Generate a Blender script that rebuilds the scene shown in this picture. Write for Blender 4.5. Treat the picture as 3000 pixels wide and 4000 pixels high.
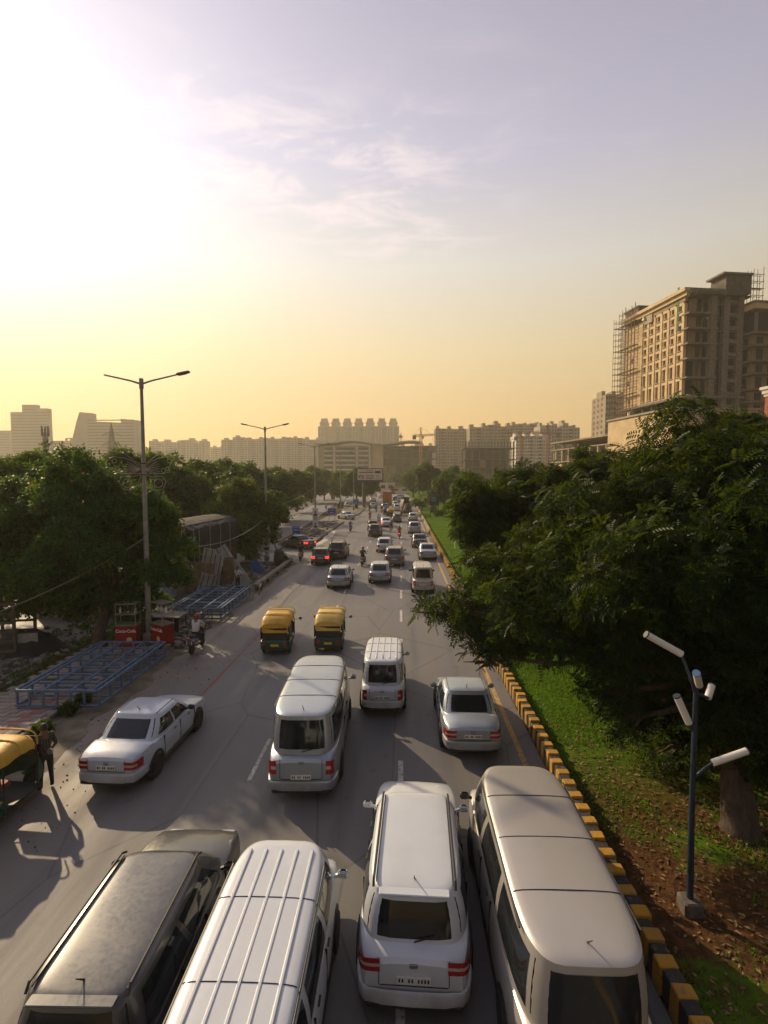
import bpy, bmesh, math, random
import numpy as np
from mathutils import Vector, Matrix
R = math.radians
for o in list(bpy.data.objects): bpy.data.objects.remove(o)
SC = bpy.context.scene
COL = SC.collection

# ------------------------------------------------------------------ camera
CAM_H, FPX, PITCH, YAW = 8.0, 2041.0, R(3.78), R(1.9)
HAZE = 0.00045
cd = bpy.data.cameras.new('camera'); cam = bpy.data.objects.new('camera', cd); COL.objects.link(cam)
cd.sensor_fit = 'VERTICAL'; cd.sensor_height = 36.0; cd.lens = FPX / 4000.0 * 36.0
cd.clip_start = 0.1; cd.clip_end = 8000.0
cam.location = (0, 0, CAM_H); cam.rotation_euler = (R(90) - PITCH, 0, YAW)
SC.camera = cam
SC.render.resolution_x, SC.render.resolution_y = 768, 1024

# ------------------------------------------------------------------ sun, sky, exposure
SUN_AZ, SUN_EL = R(-44), R(26)                       # azimuth measured from the road's direction (+Y)
sun_dir = Vector((math.sin(SUN_AZ) * math.cos(SUN_EL), math.cos(SUN_AZ) * math.cos(SUN_EL), math.sin(SUN_EL)))
sl = bpy.data.lights.new('sun', 'SUN'); sl.energy = 5.0; sl.angle = R(0.6); sl.color = (1.0, 0.77, 0.48)
so = bpy.data.objects.new('sun', sl); COL.objects.link(so)
so.rotation_euler = sun_dir.to_track_quat('Z', 'Y').to_euler(); so.location = (-60, 60, 90)

SC.view_settings.view_transform = 'Standard'; SC.view_settings.look = 'None'
SC.view_settings.gamma = 1.0; SC.view_settings.use_curve_mapping = False
SC.view_settings.exposure = 0.0
try:
    SC.cycles.use_denoising = True
    SC.cycles.max_bounces = 6; SC.cycles.diffuse_bounces = 3; SC.cycles.glossy_bounces = 3
    SC.cycles.transmission_bounces = 3; SC.cycles.volume_bounces = 1; SC.cycles.transparent_max_bounces = 6
    SC.cycles.caustics_reflective = False; SC.cycles.caustics_refractive = False
    SC.cycles.use_adaptive_sampling = True; SC.cycles.adaptive_threshold = 0.02
    SC.cycles.sample_clamp_indirect = 6.0
except Exception:
    pass

class NT:
    """small helper to write node trees"""
    def __init__(s, tree): s.t = tree; s.t.nodes.clear()
    def n(s, typ, **kw):
        nd = s.t.nodes.new(typ)
        for k, v in kw.items():
            if k == 'ins':
                for i, x in v.items():
                    if isinstance(x, bpy.types.NodeSocket): s.t.links.new(x, nd.inputs[i])
                    else: nd.inputs[i].default_value = x
            else: setattr(nd, k, v)
        return nd
    def m(s, op, a, b=None, c=None, clamp=False):
        ins = {0: a}
        if b is not None: ins[1] = b
        if c is not None: ins[2] = c
        return s.n('ShaderNodeMath', operation=op, use_clamp=clamp, ins=ins).outputs[0]
    def mix(s, f, a, b, bt='MIX'):
        nd = s.n('ShaderNodeMix', data_type='RGBA', blend_type=bt, clamp_factor=True)
        for i, x in ((0, f), (6, a), (7, b)):
            if isinstance(x, bpy.types.NodeSocket): s.t.links.new(x, nd.inputs[i])
            else: nd.inputs[i].default_value = x if i == 0 else (*x[:3], 1)
        return nd.outputs[2]
    def ramp(s, f, stops):
        nd = s.n('ShaderNodeValToRGB', ins={0: f}); cr = nd.color_ramp
        while len(cr.elements) < len(stops): cr.elements.new(0.5)
        for e, (p, c) in zip(cr.elements, stops):
            e.position = p; e.color = (*c, 1) if len(c) == 3 else c
        return nd.outputs[0]
    def noise(s, vec, scale, detail=4, rough=0.55, dist=0.0):
        return s.n('ShaderNodeTexNoise', ins={'Vector': vec, 'Scale': scale, 'Detail': detail, 'Roughness': rough, 'Distortion': dist}).outputs[0]
    def mapr(s, v, a, b, c=0.0, d=1.0, smooth=False):
        nd = s.n('ShaderNodeMapRange', ins={0: v, 1: a, 2: b, 3: c, 4: d})
        if smooth: nd.interpolation_type = 'SMOOTHSTEP'
        return nd.outputs[0]

W = bpy.data.worlds.new('World'); SC.world = W; W.use_nodes = True
t = NT(W.node_tree)
dirv = t.n('ShaderNodeTexCoord').outputs['Generated']
nrm = t.n('ShaderNodeVectorMath', operation='NORMALIZE', ins={0: dirv}).outputs[0]
sep = t.n('ShaderNodeSeparateXYZ', ins={0: nrm})
sx_, sy_, sz_ = sep.outputs
zpos = t.m('MAXIMUM', sz_, 0.0)
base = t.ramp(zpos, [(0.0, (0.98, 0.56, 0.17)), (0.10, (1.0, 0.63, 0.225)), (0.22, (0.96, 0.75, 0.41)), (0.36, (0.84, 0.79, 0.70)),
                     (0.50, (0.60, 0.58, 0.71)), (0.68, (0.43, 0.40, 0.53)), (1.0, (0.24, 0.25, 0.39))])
dot = t.n('ShaderNodeVectorMath', operation='DOT_PRODUCT', ins={0: nrm, 1: tuple(sun_dir)}).outputs['Value']
dp = t.m('MAXIMUM', dot, 0.0)
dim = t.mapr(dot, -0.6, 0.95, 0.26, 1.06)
g1 = t.m('MULTIPLY', t.m('POWER', dp, 12.0), 0.39)
g2 = t.m('MULTIPLY', t.m('POWER', dp, 4.0), 0.08)
glow = t.m('MULTIPLY', t.m('ADD', g1, g2), t.mapr(zpos, 0.0, 0.32, 0.28, 1.0))
# thin high cloud, on a flat layer above the place
zc = t.m('MAXIMUM', sz_, 0.06)
px_ = t.m('DIVIDE', sx_, zc); py_ = t.m('DIVIDE', sy_, zc)
cp = t.n('ShaderNodeCombineXYZ', ins={0: px_, 1: py_, 2: 0.0}).outputs[0]
cn = t.noise(t.n('ShaderNodeMapping', ins={0: cp, 'Rotation': (0, 0, 0.5), 'Scale': (1.0, 1.7, 1)}).outputs[0], 3.2, 9, 0.66, 0.5)
cbig = t.noise(cp, 0.62, 2, 0.5)
cw = t.n('ShaderNodeVectorMath', operation='ADD', ins={0: cp, 1: t.n('ShaderNodeVectorMath', operation='SCALE', ins={0: t.n('ShaderNodeTexNoise', ins={'Vector': cp, 'Scale': 1.8}).outputs[1], 'Scale': 0.7}).outputs[0]}).outputs[0]
cdist = t.n('ShaderNodeVectorMath', operation='DISTANCE', ins={0: t.n('ShaderNodeMapping', ins={0: cw, 'Scale': (1.0, 1.0, 0.0)}).outputs[0], 1: (0.10, 2.28, 0.0)}).outputs['Value']
clus = t.mapr(cdist, 0.10, 0.85, 1.0, 0.0, True)
cmask = t.m('MULTIPLY', t.mapr(cn, 0.42, 0.68, 0, 1, True), t.m('ADD', t.m('MULTIPLY', clus, 0.95), t.mapr(cbig, 0.52, 0.75, 0.0, 0.45, True)))
cmask = t.m('MULTIPLY', cmask, t.mapr(sz_, 0.15, 0.35, 0, 1, True), clamp=True)
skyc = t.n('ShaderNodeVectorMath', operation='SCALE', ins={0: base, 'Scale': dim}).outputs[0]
skyc = t.mix(t.m('MULTIPLY', cmask, 0.85), skyc, (1.0, 0.86, 0.84))
gl = t.n('ShaderNodeVectorMath', operation='SCALE', ins={0: t.ramp(zpos, [(0.0, (1.0, 0.62, 0.22)), (0.16, (1.0, 0.78, 0.45)), (0.36, (1.0, 0.95, 0.95)), (1.0, (1.0, 0.95, 1.0))]), 'Scale': glow}).outputs[0]
skyc = t.n('ShaderNodeVectorMath', operation='ADD', ins={0: skyc, 1: gl}).outputs[0]
nish = t.n('ShaderNodeTexSky', sky_type='NISHITA', sun_disc=False, sun_elevation=SUN_EL, sun_rotation=SUN_AZ, altitude=200.0, air_density=1.0, dust_density=4.0, ozone_density=1.0)
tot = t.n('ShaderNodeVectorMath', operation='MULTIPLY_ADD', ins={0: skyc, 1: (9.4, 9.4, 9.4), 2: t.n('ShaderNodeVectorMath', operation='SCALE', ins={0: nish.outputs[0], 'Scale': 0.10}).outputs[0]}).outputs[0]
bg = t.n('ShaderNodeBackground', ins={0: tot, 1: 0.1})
t.n('ShaderNodeOutputWorld', ins={0: bg.outputs[0]})

# ------------------------------------------------------------------ pixel (of the 3000 x 4000 photo) to place
_cp, _sp, _cy, _sy = math.cos(PITCH), math.sin(PITCH), math.cos(YAW), math.sin(YAW)
def ray(x, y):
    u, v = (x - 1500) / FPX, (2000 - y) / FPX
    f, z = _cp + v * _sp, -_sp + v * _cp            # forward and up in the level frame
    return Vector((u * _cy - f * _sy, u * _sy + f * _cy, z))
def G(x, y, z=0.0):
    d = ray(x, y); k = (z - CAM_H) / d.z
    return Vector((d.x * k, d.y * k, z))
def AT(x, y, Y):
    d = ray(x, y); k = Y / d.y
    return Vector((d.x * k, Y, CAM_H + d.z * k))
K = 3000 / 1659.0
def D(x, y, Y): return AT(x * K, y * K, Y)          # the same from the 1659 px wide view
def GD(x, y, z=0.0): return G(x * K, y * K, z)

# ------------------------------------------------------------------ materials
MATS = {}
def mat(name, col, rough=0.7, var=0.0, scale=4.0, bump=0.0, metal=0.0, col2=None, detail=5, coat=0.0, emit=None, estr=1.0, spec=0.5, stretch=None):
    if name in MATS: return MATS[name]
    m = bpy.data.materials.new(name); m.use_nodes = True; t = NT(m.node_tree)
    b = t.n('ShaderNodeBsdfPrincipled'); out = t.n('ShaderNodeOutputMaterial', ins={0: b.outputs[0]})
    b.inputs['Roughness'].default_value = rough; b.inputs['Metallic'].default_value = metal
    b.inputs['Coat Weight'].default_value = coat; b.inputs['Coat Roughness'].default_value = 0.08
    b.inputs['Specular IOR Level'].default_value = spec
    if var > 0 or bump > 0 or col2:
        v = t.n('ShaderNodeTexCoord').outputs['Object']
        if stretch: v = t.n('ShaderNodeMapping', ins={0: v, 'Scale': stretch}).outputs[0]
        nz = t.noise(v, scale, detail, 0.6)
        c2 = col2 if col2 else tuple(max(0, c * (1 - var)) for c in col)
        c1 = col if col2 else tuple(min(1, c * (1 + var * 0.6)) for c in col)
        f = t.mapr(nz, 0.32, 0.68, 0, 1)
        t.t.links.new(t.mix(f, c1, c2), b.inputs['Base Color'])
        t.t.links.new(t.mapr(nz, 0.3, 0.7, max(0.03, rough - 0.1 * (rough > 0.2)), min(1, rough + 0.08)), b.inputs['Roughness'])
        if bump > 0:
            n2 = t.noise(v, scale * 5, 4, 0.6)
            bp = t.n('ShaderNodeBump', ins={'Strength': bump, 'Distance': 0.02, 'Height': n2})
            t.t.links.new(bp.outputs[0], b.inputs['Normal'])
    else:
        b.inputs['Base Color'].default_value = (*col, 1)
    if emit:
        b.inputs['Emission Color'].default_value = (*emit, 1); b.inputs['Emission Strength'].default_value = estr
    MATS[name] = m; return m

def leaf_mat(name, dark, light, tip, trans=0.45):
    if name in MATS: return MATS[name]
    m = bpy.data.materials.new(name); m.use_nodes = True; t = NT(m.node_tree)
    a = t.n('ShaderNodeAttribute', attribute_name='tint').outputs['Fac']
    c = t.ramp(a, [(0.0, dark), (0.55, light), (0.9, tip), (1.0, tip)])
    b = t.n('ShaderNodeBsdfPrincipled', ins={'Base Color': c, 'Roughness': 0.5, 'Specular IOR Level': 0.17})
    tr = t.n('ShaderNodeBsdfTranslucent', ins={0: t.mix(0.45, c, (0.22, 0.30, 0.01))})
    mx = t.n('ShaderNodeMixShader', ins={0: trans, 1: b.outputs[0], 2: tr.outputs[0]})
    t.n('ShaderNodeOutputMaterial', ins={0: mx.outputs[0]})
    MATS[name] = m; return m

# ------------------------------------------------------------------ mesh building
class MB:
    def __init__(s): s.v = []; s.f = []; s.mi = []
    def add(s, vs, fs, mi=0):
        o = len(s.v); s.v += [tuple(p) for p in vs]
        s.f += [tuple(i + o for i in q) for q in fs]; s.mi += [mi] * len(fs); return s
    def box(s, c, d, rz=0.0, mi=0, M=None, taper=1.0):
        hx, hy, hz = d[0] / 2, d[1] / 2, d[2] / 2
        p = [(-hx, -hy, -hz), (hx, -hy, -hz), (hx, hy, -hz), (-hx, hy, -hz),
             (-hx * taper, -hy * taper, hz), (hx * taper, -hy * taper, hz), (hx * taper, hy * taper, hz), (-hx * taper, hy * taper, hz)]
        ca, sa = math.cos(rz), math.sin(rz)
        if M is not None: vs = [tuple(M @ Vector(q) + Vector(c)) for q in p]
        else: vs = [(q[0] * ca - q[1] * sa + c[0], q[0] * sa + q[1] * ca + c[1], q[2] + c[2]) for q in p]
        return s.add(vs, [(3, 2, 1, 0), (4, 5, 6, 7), (0, 1, 5, 4), (1, 2, 6, 5), (2, 3, 7, 6), (3, 0, 4, 7)], mi)
    def cbox(s, c, d, b=0.02, rz=0.0, mi=0):
        """box with chamfered edges"""
        hx, hy, hz = d[0] / 2, d[1] / 2, d[2] / 2; b = min(b, hx * .9, hy * .9, hz * .9)
        ca, sa = math.cos(rz), math.sin(rz); vs = []
        for z, i in ((-hz, b), (-hz + b, 0), (hz - b, 0), (hz, b)):
            for x, y in ((-hx + i + b, -hy + i), (hx - i - b, -hy + i), (hx - i, -hy + i + b), (hx - i, hy - i - b), (hx - i - b, hy - i), (-hx + i + b, hy - i), (-hx + i, hy - i - b), (-hx + i, -hy + i + b)):
                vs.append((x * ca - y * sa + c[0], x * sa + y * ca + c[1], z + c[2]))
        fs = [tuple(range(7, -1, -1)), tuple(range(24, 32))]
        for k in range(3):
            for i in range(8):
                j = (i + 1) % 8; fs.append((k * 8 + i, k * 8 + j, k * 8 + 8 + j, k * 8 + 8 + i))
        return s.add(vs, fs, mi)
    def beam(s, a, b, w, h=None, mi=0):
        a, b = Vector(a), Vector(b); h = h or w; d = b - a; L = d.length
        if L < 1e-6: return s
        q = d.to_track_quat('Y', 'Z').to_matrix()
        return s.box((a + b) / 2, (w, L, h), M=q, mi=mi)
    def tube(s, pts, r, n=8, mi=0, cap=True):
        pts = [Vector(p) for p in pts]; m = len(pts)
        rs = r if isinstance(r, (list, tuple)) else [r] * m
        vs = []; up = Vector((0, 0, 1)); prev = None
        for i, p in enumerate(pts):
            d = (pts[min(i + 1, m - 1)] - pts[max(i - 1, 0)]).normalized()
            if prev is None:
                ref = up if abs(d.z) < 0.9 else Vector((1, 0, 0)); x = d.cross(ref).normalized()
            else: x = (prev - d * prev.dot(d)).normalized()
            prev = x; y = d.cross(x)
            for k in range(n):
                a = 2 * math.pi * k / n; vs.append(p + (x * math.cos(a) + y * math.sin(a)) * rs[i])
        fs = []
        for i in range(m - 1):
            for k in range(n):
                j = (k + 1) % n; fs.append((i * n + k, i * n + j, i * n + n + j, i * n + n + k))
        if cap: fs += [tuple(range(n - 1, -1, -1)), tuple(range((m - 1) * n, m * n))]
        return s.add(vs, fs, mi)
    def lathe(s, prof, n=16, c=(0, 0, 0), ax='z', mi=0):
        vs = []
        for r, z in prof:
            for k in range(n):
                a = 2 * math.pi * k / n; x, y = r * math.cos(a), r * math.sin(a)
                p = (x, y, z) if ax == 'z' else ((z, x, y) if ax == 'x' else (x, z, y))
                vs.append((p[0] + c[0], p[1] + c[1], p[2] + c[2]))
        fs = []; m = len(prof)
        for i in range(m - 1):
            for k in range(n):
                j = (k + 1) % n; fs.append((i * n + k, i * n + j, i * n + n + j, i * n + n + k))
        fs += [tuple(range(n - 1, -1, -1)), tuple(range((m - 1) * n, m * n))]
        return s.add(vs, fs, mi)
    def prism(s, poly, z0, z1, mi=0):
        n = len(poly); vs = [(*p, z0) for p in poly] + [(*p, z1) for p in poly]
        fs = [tuple(range(n - 1, -1, -1)), tuple(range(n, 2 * n))] + [(i, (i + 1) % n, n + (i + 1) % n, n + i) for i in range(n)]
        return s.add(vs, fs, mi)
    def grid(s, rows, mi=0, closed=False):
        m, n = len(rows), len(rows[0]); vs = [p for r in rows for p in r]; fs = []
        for i in range(m - 1):
            for k in range(n if closed else n - 1):
                j = (k + 1) % n; fs.append((i * n + k, i * n + j, i * n + n + j, i * n + n + k))
        return s.add(vs, fs, mi)
    def mesh(s, name, mats, smooth=None, fix=False):
        me = bpy.data.meshes.new(name); me.from_pydata(s.v, [], s.f)
        for m in (mats if isinstance(mats, (list, tuple)) else [mats]): me.materials.append(m)
        if any(s.mi): me.polygons.foreach_set('material_index', s.mi)
        if fix:
            bm = bmesh.new(); bm.from_mesh(me); bmesh.ops.recalc_face_normals(bm, faces=bm.faces); bm.to_mesh(me); bm.free()
        if smooth is not None:
            me.shade_smooth()
            if smooth < 179: me.set_sharp_from_angle(angle=R(smooth))
        me.update(); return me
    def build(s, name, mats, parent=None, smooth=None, fix=False, kind=None):
        return ob(name, s.mesh(name, mats, smooth, fix), parent, kind=kind)

def ob(name, data, parent=None, loc=None, rz=None, kind=None, m=None):
    o = bpy.data.objects.new(name, data); COL.objects.link(o)
    if parent is not None: o.parent = parent
    if loc is not None: o.location = loc
    if rz is not None: o.rotation_euler = (0, 0, rz)
    if kind: o['kind'] = kind
    if m is not None and o.material_slots:
        o.material_slots[0].link = 'OBJECT'; o.material_slots[0].material = m
    return o
def tag(o, label=None, cat=None, group=None, kind=None):
    if label: o['label'] = label
    if cat: o['category'] = cat
    if group: o['group'] = group
    if kind: o['kind'] = kind
    return o
def thing(name, label, cat, loc=(0, 0, 0), rz=0.0, group=None):
    o = bpy.data.objects.new(name, None); COL.objects.link(o); o.empty_display_size = 0.2
    o.location = loc; o.rotation_euler = (0, 0, rz); return tag(o, label, cat, group)
def text_mesh(body, size, m, ext=0.004, align='CENTER', bold=0.0):
    cu = bpy.data.curves.new('lettering', 'FONT'); cu.body = body; cu.size = size; cu.extrude = ext; cu.align_x = align; cu.align_y = 'CENTER'; cu.resolution_u = 2; cu.offset = bold
    o = bpy.data.objects.new('lettering', cu); COL.objects.link(o)
    dg = bpy.context.evaluated_depsgraph_get(); me = bpy.data.meshes.new_from_object(o.evaluated_get(dg))
    bpy.data.objects.remove(o); bpy.data.curves.remove(cu)
    me.materials.clear(); me.materials.append(m); return me
def put_text(body, size, m, parent, loc, rot, name='lettering', bold=0.0, align='CENTER'):
    o = ob(name, text_mesh(body, size, m, 0.004, align, bold), parent); o.location = loc; o.rotation_euler = rot; return o
# ================================================================== THE SETTING
def bend(Y): return -((Y - 180) / 100.0) ** 2 * 3.0 if Y > 180 else 0.0

def ground_material(name, build):
    m = bpy.data.materials.new(name); m.use_nodes = True; t = NT(m.node_tree)
    b = t.n('ShaderNodeBsdfPrincipled'); t.n('ShaderNodeOutputMaterial', ins={0: b.outputs[0]})
    v = t.n('ShaderNodeTexCoord').outputs['Object']; build(t, b, v); MATS[name] = m; return m
def _asphalt(t, b, v):
    sep = t.n('ShaderNodeSeparateXYZ', ins={0: v})
    big = t.noise(v, 0.10, 5, 0.6); mid = t.noise(t.n('ShaderNodeMapping', ins={0: v, 'Scale': (1.0, 0.10, 1)}).outputs[0], 1.1, 4, 0.6)
    fine = t.noise(v, 60.0, 3, 0.7); crack = t.n('ShaderNodeTexVoronoi', feature='DISTANCE_TO_EDGE', ins={'Vector': t.n('ShaderNodeMapping', ins={0: v, 'Scale': (1, .55, 1)}).outputs[0], 'Scale': 0.28}).outputs[0]
    c = t.mix(t.mapr(big, 0.3, 0.7), (0.172, 0.166, 0.158), (0.112, 0.110, 0.108))
    c = t.mix(t.mapr(mid, 0.42, 0.68, 0, 0.55), c, (0.215, 0.200, 0.180))
    c = t.mix(t.mapr(fine, 0.35, 0.7, 0, 0.35), c, (0.05, 0.048, 0.045))
    c = t.mix(t.mapr(t.m('ADD', crack, t.m('MULTIPLY', t.noise(v, 3.0, 4, .7), .012)), 0.005, 0.016, 0.62, 0.0), c, (0.045, 0.042, 0.04))
    dust = t.m('MULTIPLY', t.m('MULTIPLY', t.mapr(sep.outputs[0], -6.5, -10.2, 0, 1, True), t.mapr(sep.outputs[0], -12.5, -11.0, 0, 1)), t.mapr(t.noise(v, 0.8, 5, 0.65), 0.35, 0.65, 0.2, 0.85))
    c = t.mix(dust, c, (0.22, 0.175, 0.125))
    # tyre-polished tracks, oil down the lane middles, patched repairs
    lane = t.m('SINE', t.m('MULTIPLY', sep.outputs[0], 3.25))
    c = t.mix(t.m('MULTIPLY', t.mapr(lane, 0.3, 1.0, 0, 1, True), t.mapr(t.noise(t.n('ShaderNodeMapping', ins={0: v, 'Scale': (1, .06, 1)}).outputs[0], 2.2, 4, .6), .4, .7, 0.0, 0.55)), c, (0.062, 0.058, 0.054))
    cell = t.n('ShaderNodeTexVoronoi', distance='CHEBYCHEV', ins={'Vector': t.n('ShaderNodeMapping', ins={0: v, 'Scale': (1, .40, 1)}).outputs[0], 'Scale': 0.23})
    csep = t.n('ShaderNodeSeparateColor', ins={0: cell.outputs['Color']}).outputs[0]
    c = t.mix(t.m('MULTIPLY', t.mapr(csep, 0.74, 0.76, 0, 1), t.mapr(cell.outputs['Distance'], 0.42, 0.40, 0, 0.85)), c, (0.062, 0.060, 0.058))
    spots = t.n('ShaderNodeTexVoronoi', ins={'Vector': v, 'Scale': 0.9}).outputs['Distance']
    c = t.mix(t.mapr(t.m('ADD', spots, t.m('MULTIPLY', fine, .12)), 0.10, 0.19, 0.45, 0.0), c, (0.04, 0.038, 0.036))
    t.t.links.new(c, b.inputs['Base Color'])
    t.t.links.new(t.mapr(mid, 0.3, 0.7, 0.50, 0.78), b.inputs['Roughness'])
    t.t.links.new(t.n('ShaderNodeBump', ins={'Strength': 0.35, 'Distance': 0.01, 'Height': fine}).outputs[0], b.inputs['Normal'])
def _dirt(t, b, v):
    n1 = t.noise(v, 0.25, 6, 0.62); n2 = t.noise(v, 3.0, 5, 0.65)
    c = t.mix(t.mapr(n1, 0.35, 0.65), (0.085, 0.068, 0.048), (0.045, 0.046, 0.026))
    c = t.mix(t.mapr(n2, 0.45, 0.72, 0, 0.7), c, (0.125, 0.105, 0.078))
    t.t.links.new(c, b.inputs['Base Color']); b.inputs['Roughness'].default_value = 1.0; b.inputs['Specular IOR Level'].default_value = 0.05
    t.t.links.new(t.n('ShaderNodeBump', ins={'Strength': 0.7, 'Distance': 0.05, 'Height': n2}).outputs[0], b.inputs['Normal'])
def _lawn(t, b, v):
    sep = t.n('ShaderNodeSeparateXYZ', ins={0: v})
    n1 = t.noise(v, 0.5, 6, 0.65); n2 = t.noise(v, 6.0, 6, 0.7)
    c = t.mix(t.mapr(n2, 0.35, 0.68), (0.105, 0.185, 0.016), (0.055, 0.115, 0.010)); c = t.mix(t.mapr(t.noise(v, .32, 5, .7), .38, .66, 0, .75), c, (.045, .085, .012)); c = t.mix(t.mapr(t.noise(v, 1.3, 5, .7), .5, .7, 0, .5), c, (.15, .17, .03))
    soil = t.mix(t.mapr(n2, 0.4, 0.62), (0.12, 0.060, 0.026), (0.055, 0.030, 0.016))
    bare = t.m('MULTIPLY', t.mapr(n1, 0.37, 0.49, 0, 1, True), t.mapr(sep.outputs[1], 15.5, 11.0, 0.0, 1.0, True))
    t.t.links.new(t.mix(bare, c, soil), b.inputs['Base Color']); b.inputs['Roughness'].default_value = 1.0; b.inputs['Specular IOR Level'].default_value = 0.0
    t.t.links.new(t.n('ShaderNodeBump', ins={'Strength': 0.8, 'Distance': 0.06, 'Height': n2}).outputs[0], b.inputs['Normal'])
M_ASPH = ground_material('asphalt', _asphalt); M_DIRT = ground_material('dirt', _dirt); M_LAWN = ground_material('lawn_grass', _lawn)
M_CONC = mat('concrete', (0.18, 0.16, 0.13), 0.88, 0.35, 1.5, 0.3)
M_CONC_D = mat('weathered_concrete', (0.10, 0.087, 0.07), 0.9, 0.4, 0.6, 0.3)
def worn_line(name, c):
    def f(t, b, v):
        n = t.noise(v, 9.0, 7, .7); n2 = t.noise(v, .9, 3, .6)
        cc = t.mix(t.mapr(n2, .35, .65, 0, .45), c, (.20, .18, .155)); cc = t.mix(t.mapr(n, .50, .60, 0, .8), cc, (.13, .12, .11))
        t.t.links.new(cc, b.inputs['Base Color']); b.inputs['Roughness'].default_value = .75
    return ground_material(name, f)
M_WHITE_LINE = worn_line('worn_white_paint', (.62, .58, .52)); M_YEL_LINE = worn_line('worn_yellow_paint', (.62, .36, .07))

def sheet(name, poly, z, m, parent=None, kind='structure'):
    b = MB(); b.add([(x, y, z) for x, y in poly], [tuple(range(len(poly)))])
    o = b.build(name, m, parent)
    if parent is None: o['kind'] = kind
    return o
def strip(name, left, right, ys, z, m, parent=None):
    """a ribbon following the road between x=left(Y) and x=right(Y)"""
    b = MB(); b.grid([[(left(y), y, z), (right(y), y, z)] for y in ys])
    o = b.build(name, m, parent)
    if parent is None: o['kind'] = 'structure'
    return o
sheet('ground', [(-900, -60), (700, -60), (700, 1100), (-900, 1100)], -0.06, M_DIRT)
ys = [-40, 0, 40, 80, 120, 160, 180] + list(range(200, 720, 20))
ROADL = -10.2
road = strip('main_road', lambda y: ROADL + bend(y), lambda y: 4.0 + bend(y), ys, 0.0, M_ASPH)
def svc(y): return 0.0 if y < 60 else -((y - 60) / 100.0) ** 1.4 * 8.5
ys2 = [-40, 0, 30, 60] + list(range(80, 460, 20))
strip('service_road', lambda y: -25.5 + svc(y), lambda y: -15.2 + svc(y) * 0.6, ys2, -0.012, M_ASPH)
for y0, y1 in ((49.5, 62.0), (95.0, 110.0)):
    sheet('road', [(-15.3, y0 - 1), (-10.1, y0), (-10.1, y1), (-15.3, y1 + 1)], -0.006, M_ASPH)
strip('service_road', lambda y: -15.3 + svc(y) * 0.6, lambda y: ROADL + 0.1 + bend(y), [172, 200, 240, 280], -0.022, M_ASPH)
# painted markings, each dash its own piece of the road
def dash(x, y0, y1, w=0.13):
    b = MB(); b.add([(x - w / 2, y0, 0.005), (x + w / 2, y0, 0.005), (x + w / 2, y1, 0.005), (x - w / 2, y1, 0.005)], [(0, 1, 2, 3)])
    b.build('lane_dash', M_WHITE_LINE, road)
y = 6.2
while y < 150:
    dash(0.0, y, y + 2.5, 0.14); dash(-4.05 + 0.003 * y, y + 1.4, y + 3.6, 0.11); y += 5.6
strip('edge_line', lambda y: 3.40 + bend(y), lambda y: 3.56 + bend(y), ys, 0.005, M_YEL_LINE, road)
strip('edge_line', lambda y: -19.6 + svc(y) * 0.75, lambda y: -19.45 + svc(y) * 0.75, ys2[2:14], -0.006, M_WHITE_LINE)
for o in list(COL.objects):
    if o.name.startswith('edge_line') and o.parent is None: o.parent = bpy.data.objects['service_road']
# faded red stripe and dusty verge along the kerb side
M_RED_LINE = mat('faded_red_paint', (0.26, 0.075, 0.055), 0.8, 0.5, 6.0)
b = MB(); b.grid([[(-7.6 + 0.012 * y, y, 0.005), (-7.52 + 0.012 * y, y, 0.005)] for y in range(17, 32)]); b.build('red_stripe', M_RED_LINE, road)
# verge between the carriageway and the paving
M_VERGE = mat('dusty_verge', (0.20, 0.165, 0.12), 0.95, 0, 1.3, 0.6, col2=(0.075, 0.068, 0.042))
def wob(y, s): return 0.22 * math.sin(y * 1.3 + s) + 0.14 * math.sin(y * 3.1 + 2 * s)
b = MB(); b.grid([[(-11.6, y, 0.02), (-10.6 + 0.4 * wob(y, 1), y, 0.035), (-9.9 + wob(y, 2), y, 0.006)] for y in np.arange(6, 49, 0.5)])
tag(b.build('verge', M_VERGE), kind='structure')
strip('footpath', lambda y: -14.9, lambda y: -11.6, [6, 20, 34, 48.5], 0.05, M_DIRT)
fp = bpy.data.objects['footpath']
# interlocking pavers, every one built where they can be told apart
rng = random.Random(4)
M_PAV = [mat('paver_grey', (0.25, 0.22, 0.185), 0.9, 0.3, 2.0, 0.3), mat('paver_buff', (0.30, 0.255, 0.20), 0.9, 0.3, 2.5, 0.3), mat('paver_pink', (0.27, 0.135, 0.115), 0.9, 0.3, 2.0, 0.3)]
pm = [MB().cbox((0, 0, 0), (0.40, 0.27, 0.06), 0.012).mesh('paver', q) for q in M_PAV]
npv = 0
for j in range(44):
    yy = 12.0 + j * 0.28
    for i in range(7):
        xx = -14.55 + i * 0.415 + (0.2 if j % 2 else 0)
        if xx > -11.75 or rng.random() < 0.06: continue
        q = pm[2] if i in (5,) else pm[rng.choice((0, 0, 1))]
        o = ob('paver', q, fp, (xx, yy, 0.075 + rng.uniform(-.008, .008)), rng.uniform(-.03, .03)); npv += 1
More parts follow.
